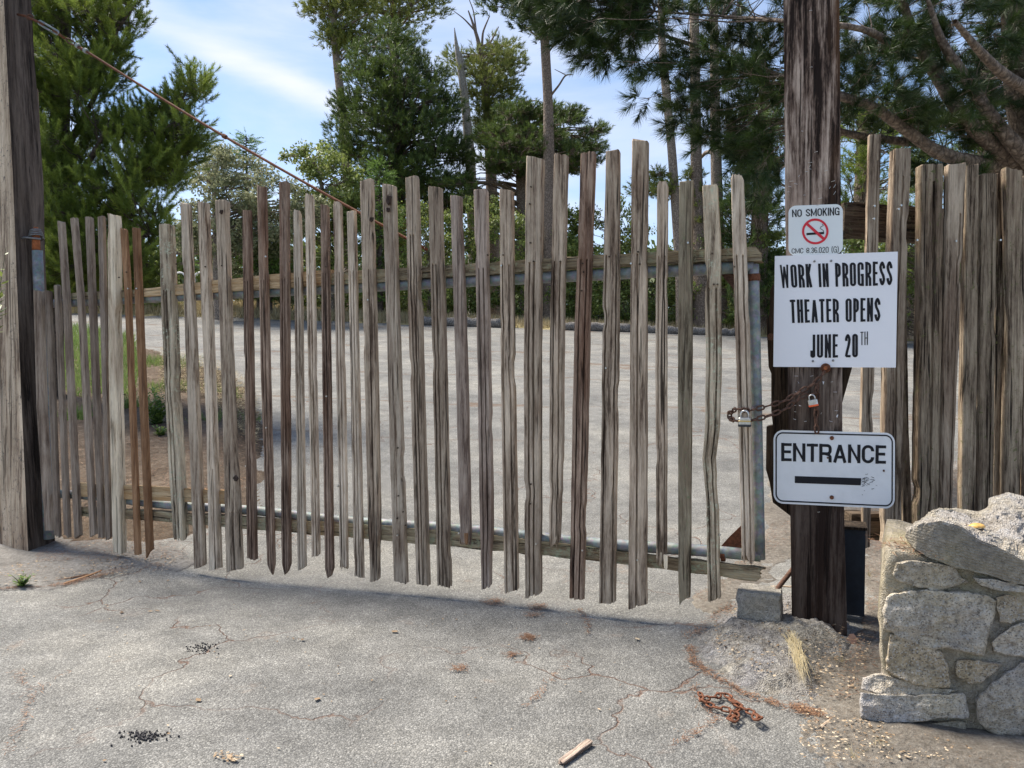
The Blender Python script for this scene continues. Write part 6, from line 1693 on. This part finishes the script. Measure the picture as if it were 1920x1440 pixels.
# ================================================================== TREES
def norm(a): return a / (np.linalg.norm(a, axis=-1, keepdims=True) + 1e-9)
def brush(P, D, L, n, nl, w, r, th0=.9, th1=.45, tintb=None):
    """needles round shoots. P,D (S,3)"""
    S_ = len(P); t = r.uniform(0, 1, (S_, n)); Lr = (L * r.uniform(.6, 1.2, S_))[:, None]
    base = P[:, None] + D[:, None] * (t * Lr)[..., None]
    q = r.normal(0, 1, (S_, n, 3)); q = norm(q - (q * D[:, None]).sum(-1, keepdims=True) * D[:, None])
    th = (th0 + (th1 - th0) * t) + r.normal(0, .12, (S_, n))
    nd = D[:, None] * np.cos(th)[..., None] + q * np.sin(th)[..., None]
    tip = base + nd * (nl * r.uniform(.7, 1.15, (S_, n)))[..., None]
    wv = norm(np.cross(nd, r.normal(0, 1, (S_, n, 3)))) * w
    V = np.stack([base - wv, base + wv, tip], 2).reshape(-1, 3)
    tb = r.uniform(0, 1, S_) if tintb is None else tintb
    T = np.repeat((tb[:, None] * .75 + t * .25), 3, axis=1).ravel() if False else np.repeat((tb[:, None] * .7 + t * .3).ravel(), 3)
    return V, T
def leaves(P, size, r, up=.3):
    n = len(P); d = norm(r.normal(0, 1, (n, 3)) + [0, 0, -.2]); s = norm(np.cross(d, r.normal(0, 1, (n, 3)) + [0, 0, 1.5]))
    L = size * r.uniform(.6, 1.3, n)[:, None]
    V = np.stack([P, P + d * L * .5 - s * L * .28, P + d * L, P + d * L * .5 + s * L * .28], 1).reshape(-1, 3)
    return V
def pip(poly, x, y):
    return poly_sd(poly, x, y) > 0
def sample_poly(poly, n, r, edge=0):
    A = np.array(poly); X = r.uniform(A[:, 0].min(), A[:, 0].max(), n * 6); Y = r.uniform(A[:, 1].min(), A[:, 1].max(), n * 6)
    k = poly_sd(poly, X, Y) > edge; return X[k][:n], Y[k][:n]
class Tubes:
    def __init__(s): s.v = []; s.f = []; s.n = 0
    def add(s, pts, rad, K=5):
        pts = np.asarray(pts, float); m = len(pts)
        d = norm(np.gradient(pts, axis=0)); u = np.cross(d, [0.3, 0.1, 1.0]); bad = np.linalg.norm(u, axis=1) < .05; u[bad] = np.cross(d[bad], [1, 0, 0]); u = norm(u); w = np.cross(d, u)
        a = np.arange(K) * 2 * np.pi / K
        V = pts[:, None] + (u[:, None] * np.cos(a)[None, :, None] + w[:, None] * np.sin(a)[None, :, None]) * np.asarray(rad)[:, None, None]
        s.v.append(V.reshape(-1, 3))
        i = np.arange(m - 1)[:, None] * K; k = np.arange(K)[None]; k2 = (k + 1) % K
        F = np.stack([i + k, i + k2, i + K + k2, i + K + k], -1).reshape(-1, 4) + s.n
        s.f.append(F); s.n += m * K
    def build(s, name, mat, parent, loc):
        V = np.vstack(s.v); F = np.vstack(s.f)
        return link_mesh(name, V, F.tolist(), mat, parent, True, loc)
def curve(a, b, r, sag=.1, m=6):
    a = np.array(a, float); b = np.array(b, float); L = np.linalg.norm(b - a); t = np.linspace(0, 1, m)[:, None]
    off = np.array([r.normal(0, .06), r.normal(0, .06), sag]) * L
    return a + (b - a) * t + off * (np.sin(t * np.pi)) + r.normal(0, .012, (m, 3)) * L * (t * (1 - t) * 4)
def pxpath(pts, K=5):
    """[(px,py,depth,radius m)] -> dense points"""
    P = np.array([tuple(at(x, y, D)) for x, y, D, _ in pts]); R = np.array([q[3] for q in pts]); L = np.linalg.norm(np.diff(P, axis=0), axis=1); s = np.concatenate([[0], np.cumsum(L)])
    t = np.linspace(0, s[-1], max(6, K * len(pts))); Q = np.stack([np.interp(t, s, P[:, i]) for i in range(3)], 1)
    for _ in range(3): Q[1:-1] = (Q[:-2] + 2 * Q[1:-1] + Q[2:]) / 4
    return Q, np.interp(t, s, R)
def tree(name, label, trunks, polys, D, thick, nclump, cr, nshoot, nn, L, nl, w, mat, barkm, seed, cat='tree', group=None, broad=0, lsize=.1, upbias=.5, branch=.03, limbs=(), flat=.6, th=(.9, .45), twig=True, drop=0.0, edge=0, sag=.08, tmin=.55, bare=(), f=1.0):
    r = np.random.default_rng(seed)
    trunks, limbs, bare = [[[(a, b, c * f, d * f) for a, b, c, d in tk] for tk in grp] for grp in (trunks, limbs, bare)]
    D, thick, cr, L, nl, w, lsize, branch = D * f, thick * f, cr * f, L * f, nl * f, w * f, lsize * f, branch * f
    for tk in trunks:
        x0, y0, d0, r0 = tk[0]; w_ = at(x0, y0, d0); gy = ghf(w_.x, w_.y); yg = 675 - FPX * (gy - .15 - CAM_H) / d0
        if yg > y0 + 4: tk.insert(0, (x0 + (x0 - tk[1][0]) * .2, yg, d0, r0 * 1.15))
    tb = Tubes(); tr_pts = []
    for tk in trunks:
        Q, R = pxpath(tk); tb.add(Q, R, 12); tr_pts.append(Q)
    for lb in limbs:
        Q, R = pxpath(lb); tb.add(Q, R * r.uniform(.95, 1.05, len(R)), 10); tr_pts.append(Q)
    for lb in bare:
        Q, R = pxpath(lb); tb.add(Q, R, 7)
    TP = np.vstack(tr_pts)
    V = []; T = []
    for pi, poly in enumerate(polys):
        frac = nclump[pi]
        X, Y = sample_poly(poly, frac, r, edge)
        A = np.array(poly); 
        sdv = poly_sd(poly, X, Y)
        for x, y, sd in zip(X, Y, sdv):
            dz = r.uniform(-1, 1) * thick * min(1, .25 + sd / (cr * FPX / D * 2.0))
            c = np.array(tuple(at(x, y, D + dz)))
            # branch from the nearest suitable trunk point
            dv = TP - c; dist = np.linalg.norm(dv, axis=1) + np.clip(dv[:, 2], 0, None) * 1.5
            j = int(np.argmin(dist + r.uniform(0, cr * 1.5, len(dist))))
            a = TP[j]
            ln = np.linalg.norm(c - a)
            if twig:
                Cv = curve(a, c, r, sag, 7); tb.add(Cv, np.linspace(branch * (.6 + ln * .12), branch * .25, 7), 5)
            bd = norm(c - a)
            ns = max(2, int(nshoot * r.uniform(.7, 1.3)))
            off = r.normal(0, 1, (ns, 3)); off = norm(off) * (r.uniform(tmin if not broad else .2, 1, (ns, 1))) * cr * np.array([1, 1, flat])
            P = c + off
            if broad:
                k = broad; Pl = (P[:, None] + r.normal(0, cr * .16, (ns, k, 3))).reshape(-1, 3)
                V.append(leaves(Pl, lsize, r)); tb_ = r.uniform(0, 1, ns); T.append(np.repeat(np.repeat(tb_, k) * .6 + r.uniform(0, .4, ns * k), 4))
                if twig:
                    for q in P[:4]: tb.add(curve(c, q, r, 0, 4), np.linspace(branch * .3, branch * .1, 4), 4)
            else:
                Dr = norm(off / cr * .9 + bd * .45 + np.array([0, 0, upbias]) + r.normal(0, .25, (ns, 3)))
                Pb = P - Dr * L * .6
                v, t = brush(Pb, Dr, L, nn, nl, w, r, *th)
                V.append(v); T.append(t)
                if twig and cr < .6:
                    for q in Pb: tb.add(curve(c - bd * cr * .5, q, r, 0, 4), np.linspace(branch * .3, branch * .13, 4), 4)
    base = tuple(TP[0])
    bz = trunks[0][0]; bp = at(bz[0], bz[1], bz[2])
    root = empty(name, (bp.x, bp.y, ghf(bp.x, bp.y)), label, cat, group)
    loc = tuple(bp)
    tb.build('trunk', M[barkm], root, loc)
    if V:
        fast_mesh('crown', np.vstack(V), 4 if broad else 3, M[mat], root, loc, np.concatenate(T))
    return root
PN = 'pine_tree'
# 1 bright pine at the left
tree(PN, 'bushy bright green pine beside the leaning post on the left',
     [[(95, 560, 10.6, .16), (110, 300, 10.6, .13), (120, 60, 10.6, .09), (120, -200, 10.5, .05)]],
     [[(40, -60), (270, -60), (262, 25), (245, 60), (212, 30), (190, 60), (235, 75), (232, 100), (205, 105), (230, 145), (190, 180), (150, 195), (90, 190), (40, 180)],
      [(40, 170), (140, 190), (185, 225), (225, 200), (260, 205), (290, 180), (345, 170), (368, 200), (385, 245), (372, 285), (345, 300), (352, 320), (325, 350), (300, 350), (322, 400), (300, 450), (310, 500), (270, 545), (60, 545), (40, 400)],
      [(325, 160), (345, 155), (352, 118), (368, 118), (378, 150), (386, 165), (372, 195), (380, 192), (350, 205)],
      [(-260, -200), (40, -200), (40, 500), (-260, 400)]],
     10.2, .95, [150, 360, 10, 60], .27, 9, 150, .27, .062, .0030, 'ndl_bright', 'bark_dark', 11, branch=.014, upbias=.8, th=(1.15, .5), sag=-.05,
     limbs=[[(108, 480, 10.6, .06), (200, 400, 10.3, .045), (280, 300, 10.1, .03), (330, 220, 10.0, .02), (355, 150, 10, .01)], [(108, 380, 10.6, .06), (170, 300, 10.0, .04), (200, 240, 9.8, .02)], [(112, 300, 10.6, .05), (180, 180, 10.2, .03), (215, 60, 10.1, .02), (250, 15, 10, .01)], [(106, 500, 10.6, .06), (200, 470, 10, .04), (300, 430, 9.8, .02)], [(108, 420, 10.6, .05), (240, 340, 10.8, .03), (360, 260, 10.8, .015)]])
# 2 pale bare-trunked pine
tree(PN, 'slender pine with a pale bare trunk and flat top left of the dense dark pine',
     [[(655, 420, 37, .26), (648, 250, 37, .22), (634, 140, 37, .19), (624, 50, 37, .15), (632, -30, 37, .10)]],
     [[(570, 15), (600, -10), (660, -30), (700, 0), (690, 20), (650, 30), (640, 52), (620, 45), (590, 30), (575, 22)], [(606, 72), (640, 56), (700, 40), (705, 70), (668, 95), (618, 92)]],
     37, 1.6, [30, 22], .8, 26, 16, .25, .24, .016, 'ndl_olive', 'bark_pale', 12, branch=.07,
     bare=([(640, 55, 37, .08), (662, 42, 36.8, .06), (690, 25, 36.6, .03)],))
# 3 high crown behind the dark pine
tree(PN, 'tall pine whose ragged top reaches the upper frame above the dense dark pine',
     [[(745, 420, 42, .35), (742, 200, 42, .3), (738, 60, 42, .2), (735, -120, 42, .1)]],
     [[(650, -60), (810, -60), (822, 10), (808, 45), (785, 60), (760, 50), (735, 45), (700, 60), (660, 40), (640, 15)]],
     42, 2.6, [60], .95, 26, 16, .25, .24, .018, 'ndl_olive', 'bark', 13, branch=.08)
# 4 the dense dark pine
tree('dark_pine_tree', 'tallest dense dark green pine in the middle left with a cone shaped crown',
     [[(745, 560, 33, .45), (742, 330, 33, .38), (738, 160, 33, .2), (735, 70, 33, .08)]],
     [[(690, 70), (715, 45), (745, 42), (770, 70), (795, 90), (812, 118), (838, 150), (858, 190), (868, 230), (880, 290), (876, 350), (850, 420), (690, 430), (660, 380), (640, 300), (606, 235), (612, 222), (640, 210), (622, 190), (655, 168), (640, 150), (655, 125), (625, 100), (655, 90)]],
     33, 3.2, [330], .62, 26, 18, .22, .19, .013, 'ndl_dark', 'bark_dark', 14, branch=.06, upbias=.8, edge=4)
# 5 snag
tree('dead_snag', 'broken dead trunk with a splintered pale top right of the dense dark pine',
     [[(888, 470, 35, .26), (882, 300, 35, .24), (872, 190, 35, .19), (866, 140, 35, .17), (858, 100, 35, .12), (854, 75, 35, .07), (852, 52, 35, .015)]], [], 35, 1, [], .5, 1, 1, .1, .1, .1, 'ndl_olive', 'bark_dead', 15,
     bare=([(872, 130, 35, .09), (864, 100, 35, .05)], [(862, 135, 35, .08), (868, 108, 35.1, .03)]))
# 6 olive pine with dead top
tree(PN, 'olive pine with a bare dead forked top between the snag and the straight trunk',
     [[(925, 470, 36, .3), (920, 300, 36, .26), (912, 180, 36, .2), (905, 110, 36, .12), (893, 60, 36, .08), (878, 20, 36, .03)]],
     [[(838, 112), (850, 95), (880, 100), (900, 92), (940, 62), (965, 72), (982, 90), (975, 130), (960, 155), (985, 180), (1000, 200), (960, 215), (900, 200), (870, 190), (850, 150)],
      [(880, 200), (960, 210), (1000, 230), (960, 270), (900, 290), (880, 260)]],
     36, 2.0, [85, 35], .62, 20, 16, .22, .2, .014, 'ndl_olive', 'bark', 16, branch=.06, edge=2,
     bare=([(903, 100, 36, .07), (905, 60, 36, .05), (918, 30, 36, .025)], [(906, 105, 36, .06), (925, 70, 36, .04), (935, 50, 36, .02)], [(893, 60, 36, .05), (870, 35, 36, .03), (850, 20, 36, .015)], [(893, 62, 36, .05), (888, 20, 36, .03), (876, -10, 36, .015)]))
# 7 straight pine
tree(PN, 'straight bare pine trunk rising behind the centre pickets into high foliage',
     [[(1031, 520, 28, .27), (1030, 380, 28, .23), (1028, 190, 28, .175), (1022, 90, 28, .17), (1018, -60, 28, .14)]],
     [[(885, -60), (1100, -60), (1105, 30), (1080, 60), (1050, 55), (1010, 65), (980, 50), (950, 20), (900, 10)]],
     28, 2.0, [80], .60, 22, 20, .22, .19, .012, 'ndl_dark', 'bark', 17, branch=.05,
     bare=([(1028, 185, 28, .05), (1048, 160, 27.8, .035), (1060, 140, 27.6, .03), (1075, 140, 27.5, .012)], [(1060, 140, 27.6, .02), (1040, 130, 27.5, .01)]))
# 8 spreading pine mass
tree(PN, 'broad spreading pine with layered foliage low behind the centre pickets',
     [[(990, 520, 31, .35), (980, 330, 31, .3), (985, 230, 31, .2), (990, 190, 31, .1)]],
     [[(905, 240), (930, 205), (965, 190), (1010, 185), (1060, 205), (1085, 195), (1105, 215), (1122, 222), (1148, 258), (1150, 280), (1125, 285), (1118, 310), (1085, 325), (1040, 320), (1000, 335), (940, 330), (900, 310), (890, 270)],
      [(820, 330), (900, 330), (900, 390), (830, 400)]],
     31, 3.0, [190, 30], .50, 22, 18, .22, .18, .012, 'ndl_dark', 'bark', 18, branch=.05, edge=3, flat=.45)
# 9 thin trunks at the right centre
tree(PN, 'thin pale leaning pine trunk, leftmost of three by the overhanging branches',
     [[(1276, 520, 24, .15), (1268, 400, 24, .145), (1258, 260, 24, .13), (1245, 130, 24, .13), (1240, 60, 24, .11), (1238, -60, 24, .08)]],
     [[(1190, 330), (1240, 318), (1262, 340), (1258, 370), (1215, 360), (1180, 355)]], 24, 1.0, [16], .32, 14, 16, .2, .15, .012, 'ndl_olive', 'bark_pale', 19, branch=.03, f=1.083)
tree(PN, 'thick dark pine trunk, middle one of three by the overhanging branches',
     [[(1318, 520, 21, .26), (1312, 420, 21, .20), (1306, 340, 21, .155), (1304, 200, 21, .14), (1302, 60, 21, .13), (1300, -60, 21, .1)]],
     [[(1285, 300), (1330, 310), (1322, 420), (1296, 430)]], 21, .35, [20], .16, 10, 14, .15, .12, .01, 'ndl_olive', 'bark', 20, branch=.02, f=1.257)
tree(PN, 'reddish pale pine trunk with a long arching bare limb, rightmost of three',
     [[(1352, 560, 19, .15), (1345, 400, 19, .14), (1342, 270, 19, .13), (1340, 150, 19, .11), (1338, -40, 19, .09)]],
     [], 19, .3, [], .2, 1, 1, .2, .12, .01, 'ndl_olive', 'bark_pale', 21,
     bare=([(1345, 287, 19, .075), (1375, 278, 18.6, .065), (1400, 286, 18.4, .06), (1432, 315, 18, .05), (1462, 345, 17.8, .035), (1480, 352, 17.6, .02)], [(1345, 288, 19, .06), (1325, 284, 19.3, .05), (1312, 298, 19.8, .04)], [(1400, 286, 18.4, .03), (1410, 310, 18.2, .02), (1425, 335, 18, .012)]), f=1.421)
# 10 evergreens behind the posts on the right
tree('evergreen_tree', 'dense mixed green evergreen filling the space behind the gate end and the signpost',
     [[(1420, 600, 17, .22), (1425, 400, 17, .18), (1430, 230, 17, .12), (1432, 120, 17, .08)]],
     [[(1375, 200), (1420, 150), (1480, 160), (1480, 590), (1440, 600), (1400, 560), (1360, 590), (1352, 480), (1350, 380), (1375, 340), (1355, 310)]],
     17, 1.6, [170], .30, 14, 24, .18, .12, .0065, 'ndl_dark', 'bark', 22, branch=.02, edge=2, f=1.547)
tree('evergreen_tree', 'bright green evergreen seen between the signpost and the tall fence stakes',
     [[(1610, 600, 15, .2), (1615, 400, 15, .16), (1620, 200, 15, .1)]],
     [[(1560, 180), (1740, 190), (1760, 330), (1745, 540), (1700, 560), (1660, 520), (1560, 560)]],
     15, 1.6, [120], .30, 14, 24, .18, .12, .006, 'ndl_bright', 'bark', 23, branch=.02, f=1.753)
tree('evergreen_tree', 'dark evergreen behind the tight fence on the far right',
     [[(1850, 600, 14, .2), (1850, 300, 14, .16), (1850, 100, 14, .1)]],
     [[(1740, 100), (2200, 60), (2200, 520), (1760, 520)]],
     14, 1.6, [130], .34, 14, 24, .18, .12, .006, 'ndl_dark', 'bark', 24, branch=.02)
# 11 the near pine overhanging from the right
near_limbs = [
    [(1960, 380, 7.6, .12), (1905, 318, 7.4, .085), (1830, 305, 7.2, .075), (1760, 290, 7.0, .068), (1700, 245, 6.8, .06), (1640, 200, 6.6, .052), (1576, 180, 6.4, .045), (1475, 147, 6.2, .042), (1400, 125, 6.1, .038), (1330, 95, 6.0, .03), (1270, 75, 5.9, .022), (1225, 60, 5.9, .014)],
    [(1940, 350, 8.0, .10), (1880, 330, 7.9, .07), (1800, 298, 7.8, .06), (1730, 268, 7.7, .052), (1660, 262, 7.6, .046), (1590, 252, 7.5, .04), (1540, 230, 7.4, .02)],
    [(1950, 340, 7.4, .12), (1880, 290, 7.2, .085), (1800, 215, 7.0, .075), (1745, 120, 6.9, .07), (1710, 60, 6.8, .05), (1680, -40, 6.7, .03)],
    [(1960, 330, 7.2, .11), (1900, 270, 7.0, .08), (1855, 215, 6.8, .07), (1800, 130, 6.6, .055), (1765, 80, 6.5, .04), (1740, 0, 6.4, .02)],
    [(1700, 100, 6.8, .05), (1620, 50, 6.2, .03), (1480, 40, 5.8, .022), (1350, 30, 5.6, .015), (1200, 20, 5.5, .009)],
    [(1980, 200, 6.6, .07), (1880, 140, 6.0, .05), (1840, 100, 5.7, .035), (1790, 40, 5.4, .02)]]
near_limbs = [[(x_, y_, d_ + (.1 if d_ < 7 else -.1) + max(0., min(1.2, (1520 - x_) * .012)) + (.5 if x_ < 1450 else 0), r_ * .85) for x_, y_, d_, r_ in l_] for l_ in near_limbs]
tree(PN, 'large near pine leaning in from the right with thick limbs and dark needles',
     [[(2050, 640, 8.0, .30), (2010, 450, 7.8, .27), (1960, 300, 7.6, .23), (1925, 180, 7.5, .2), (1915, 0, 7.4, .17), (1900, -300, 7.3, .12)]],
     [[(1200, -80), (2150, -80), (2150, 250), (1900, 235), (1780, 270), (1690, 230), (1660, 245), (1590, 250), (1540, 215), (1470, 190), (1400, 230), (1330, 235), (1290, 245), (1240, 240), (1190, 195), (1215, 175), (1290, 150), (1240, 135), (1160, 150), (1120, 130), (1080, 120), (1040, 80), (1070, 50), (1160, 40)],
      [(940, -80), (1220, -80), (1200, 60), (1150, 100), (1100, 110), (1060, 60), (980, 20), (940, 0)],
      [(1280, 215), (1360, 240), (1440, 250), (1470, 290), (1440, 380), (1380, 330), (1350, 300), (1290, 250)],
      [(1700, 290), (1770, 295), (1900, 335), (2100, 330), (2100, 440), (1700, 330)]],
     7.3, 1.0, [400, 90, 30, 22], .19, 6, 90, .12, .12, .0026, 'ndl_near', 'bark', 25, branch=.009, upbias=.1, limbs=near_limbs, th=(1.1, .4), sag=.04, flat=.8)

# ---- broadleaf and young conifers behind the gate
G = 'shrubs massed behind the pavement'
tree('oak_tree', 'pale green leafy oak rising left of the dense dark pine',
     [[(620, 560, 27, .12), (612, 400, 27, .10), (600, 330, 27, .06), (585, 300, 27, .03)]],
     [[(535, 290), (560, 278), (590, 265), (620, 275), (650, 290), (670, 330), (680, 420), (560, 430), (545, 380), (590, 340), (560, 315)]],
     27, 1.6, [75], .42, 16, 1, 1, 1, 1, 'leaf_green', 'bark_pale', 31, broad=9, lsize=.13, branch=.035)
tree('olive_tree', 'pale silvery leafed tree behind the left pickets',
     [[(410, 600, 25, .15), (405, 420, 25, .11), (400, 350, 25, .05)]],
     [[(352, 310), (385, 290), (410, 272), (430, 285), (470, 300), (520, 320), (560, 350), (600, 380), (600, 430), (470, 480), (330, 470), (335, 380), (360, 350)]],
     25, 1.6, [130], .40, 18, 1, 1, 1, 1, 'leaf_pale', 'bark_pale', 32, broad=9, lsize=.11, branch=.03)
def conifer(label, px, ytop, ybase, halfw, D, seed, droop=.15):
    r = np.random.default_rng(seed); sc = D / 14.5; top = np.array(tuple(at(px, ytop, D))); base = np.array(tuple(at(px, ybase, D))); gb = base.copy(); gb[2] = ghf(base[0], D); H = top[2] - gb[2]; HW = halfw / FPX * D
    tb = Tubes(); t = np.linspace(0, 1, 14)[:, None]; tb.add(gb + (top - gb) * t + r.normal(0, .01, (14, 3)), np.linspace(.07 * sc, .006 * sc, 14), 7)
    P = []; Dv = []; LL = []
    n = 150
    for k in range(n):
        h = (k + .5) / n; h = h ** .8; c = gb + (top - gb) * (.1 + .9 * h); a = r.uniform(0, 6.28); ln = HW * (1 - h) ** .85 * r.uniform(.65, 1.15) + .06
        d = np.array([math.cos(a), math.sin(a), .35]); tip = c + d * ln - np.array([0, 0, droop * ln]); Cv = curve(c, tip, r, .06, 6); tb.add(Cv, np.linspace(.012 * sc, .003 * sc, 6), 4)
        m = max(3, int(ln / (.07 * sc)))
        for j in range(m):
            q = (j + .6) / m; p = c + (tip - c) * q; sd = 1 if j % 2 else -1; s = np.array([-d[1], d[0], 0]) * sd
            P.append(p); Dv.append(norm(d * .8 + s * .8 + r.normal(0, .15, 3) + [0, 0, -droop])); LL.append(.10 + .12 * (1 - q) * min(1, ln))
        P.append(tip); Dv.append(norm(d + [0, 0, .1])); LL.append(.15)
    P = np.array(P); Dv = np.array(Dv)
    v, tt = brush(P, Dv, .22 * sc, 26, .055 * sc, .0045 * sc, r, .8, .5)
    root = empty('conifer_sapling', tuple(gb), label, 'tree', 'young conifers behind the gate'); tb.build('trunk', M['bark_dark'], root, tuple(gb)); fast_mesh('crown', v, 3, M['leaf_cyp'], root, tuple(gb), tt)
conifer('young pointed conifer behind the left half of the gate, tip just under the cable', 462, 255, 560, 88, 26.6, 41)
conifer('young conifer with drooping bright sprays behind the white knotted picket', 712, 305, 560, 75, 27, 42, .35)
conifer('small bright young conifer low behind the brown pickets left of centre', 505, 430, 560, 45, 26.2, 43, -.1)
shr = [
 ('leafy green shrub left of centre behind the thin grooved pickets', [(560, 400), (620, 370), (680, 390), (720, 430), (720, 570), (560, 575), (540, 480)], 27.5, 'leaf_green', 90),
 ('leafy green shrub behind the mauve pickets below the dense dark pine', [(720, 380), (800, 390), (860, 400), (900, 440), (900, 585), (700, 580)], 28, 'leaf_green', 110),
 ('broad leafy shrub behind the centre pickets under the straight pine', [(870, 380), (940, 370), (1000, 385), (1060, 385), (1100, 440), (1100, 600), (880, 590)], 28.5, 'leaf_green', 130),
 ('leafy shrub with bright top behind the tall right pickets', [(1060, 400), (1105, 385), (1130, 420), (1160, 370), (1180, 345), (1195, 380), (1215, 400), (1225, 470), (1270, 450), (1300, 470), (1310, 610), (1080, 605)], 28, 'leaf_green', 130),
 ('dense leafy shrub behind the gate end', [(1290, 450), (1330, 440), (1400, 430), (1480, 440), (1480, 615), (1280, 615)], 26.6, 'leaf_green', 100),
 ('leafy green shrub behind the first pickets on the left', [(60, 430), (200, 440), (300, 470), (330, 500), (320, 580), (60, 590)], 26.5, 'leaf_green', 110),
 ('olive shrub behind the brown pickets at the far pavement edge', [(400, 460), (560, 430), (560, 560), (400, 560)], 26.5, 'leaf_pale', 60),
 ('leafy shrub behind the far board fence right of the notice sign', [(1560, 430), (1800, 430), (1900, 500), (1900, 610), (1560, 620)], 24, 'leaf_green', 110)]
for k, (lab, poly, D, mt, nc) in enumerate(shr):
    A = np.array(poly); bx_ = (A[:, 0].min() + A[:, 0].max()) / 2
    tree('shrub', lab, [[(bx_, 640, D, .08), (bx_ + 5, 560, D, .06), (bx_ + 8, 480, D, .03)]], [poly], D, 1.2, [nc], .42, 16, 1, 1, 1, 1, mt, 'bark', 60 + k, cat='shrub', group=G, broad=9, lsize=.12 if D > 22 else .09, branch=.02)
# dark belt of woodland well behind
T = Tri(); r = np.random.default_rng(99)
cx_ = r.uniform(-40, 46, 1500); cy_ = r.uniform(44, 56, 1500); top_ = 8.2 + 2.2 * fbm(np.stack([cx_ * .12, cy_ * .1, 0 * cx_], 1), 3, 5) - .012 * np.abs(cx_)
cz_ = 2.4 + r.uniform(0, 1, 1500) * (top_ - 2.4)
C_ = np.stack([cx_, cy_, cz_], 1); P_ = (C_[:, None] + r.normal(0, .75, (1500, 50, 3))).reshape(-1, 3)
V_ = leaves(P_, .6, r); T.add(V_, np.repeat(np.repeat(r.uniform(0, 1, 1500), 50) * .7 + r.uniform(0, .3, 1500 * 50), 4))
o = T.build('distant_woodland', M['ndl_mid'], n=4); tag(o, 'belt of dark green woodland far behind the pavement', 'woodland', kind='stuff')
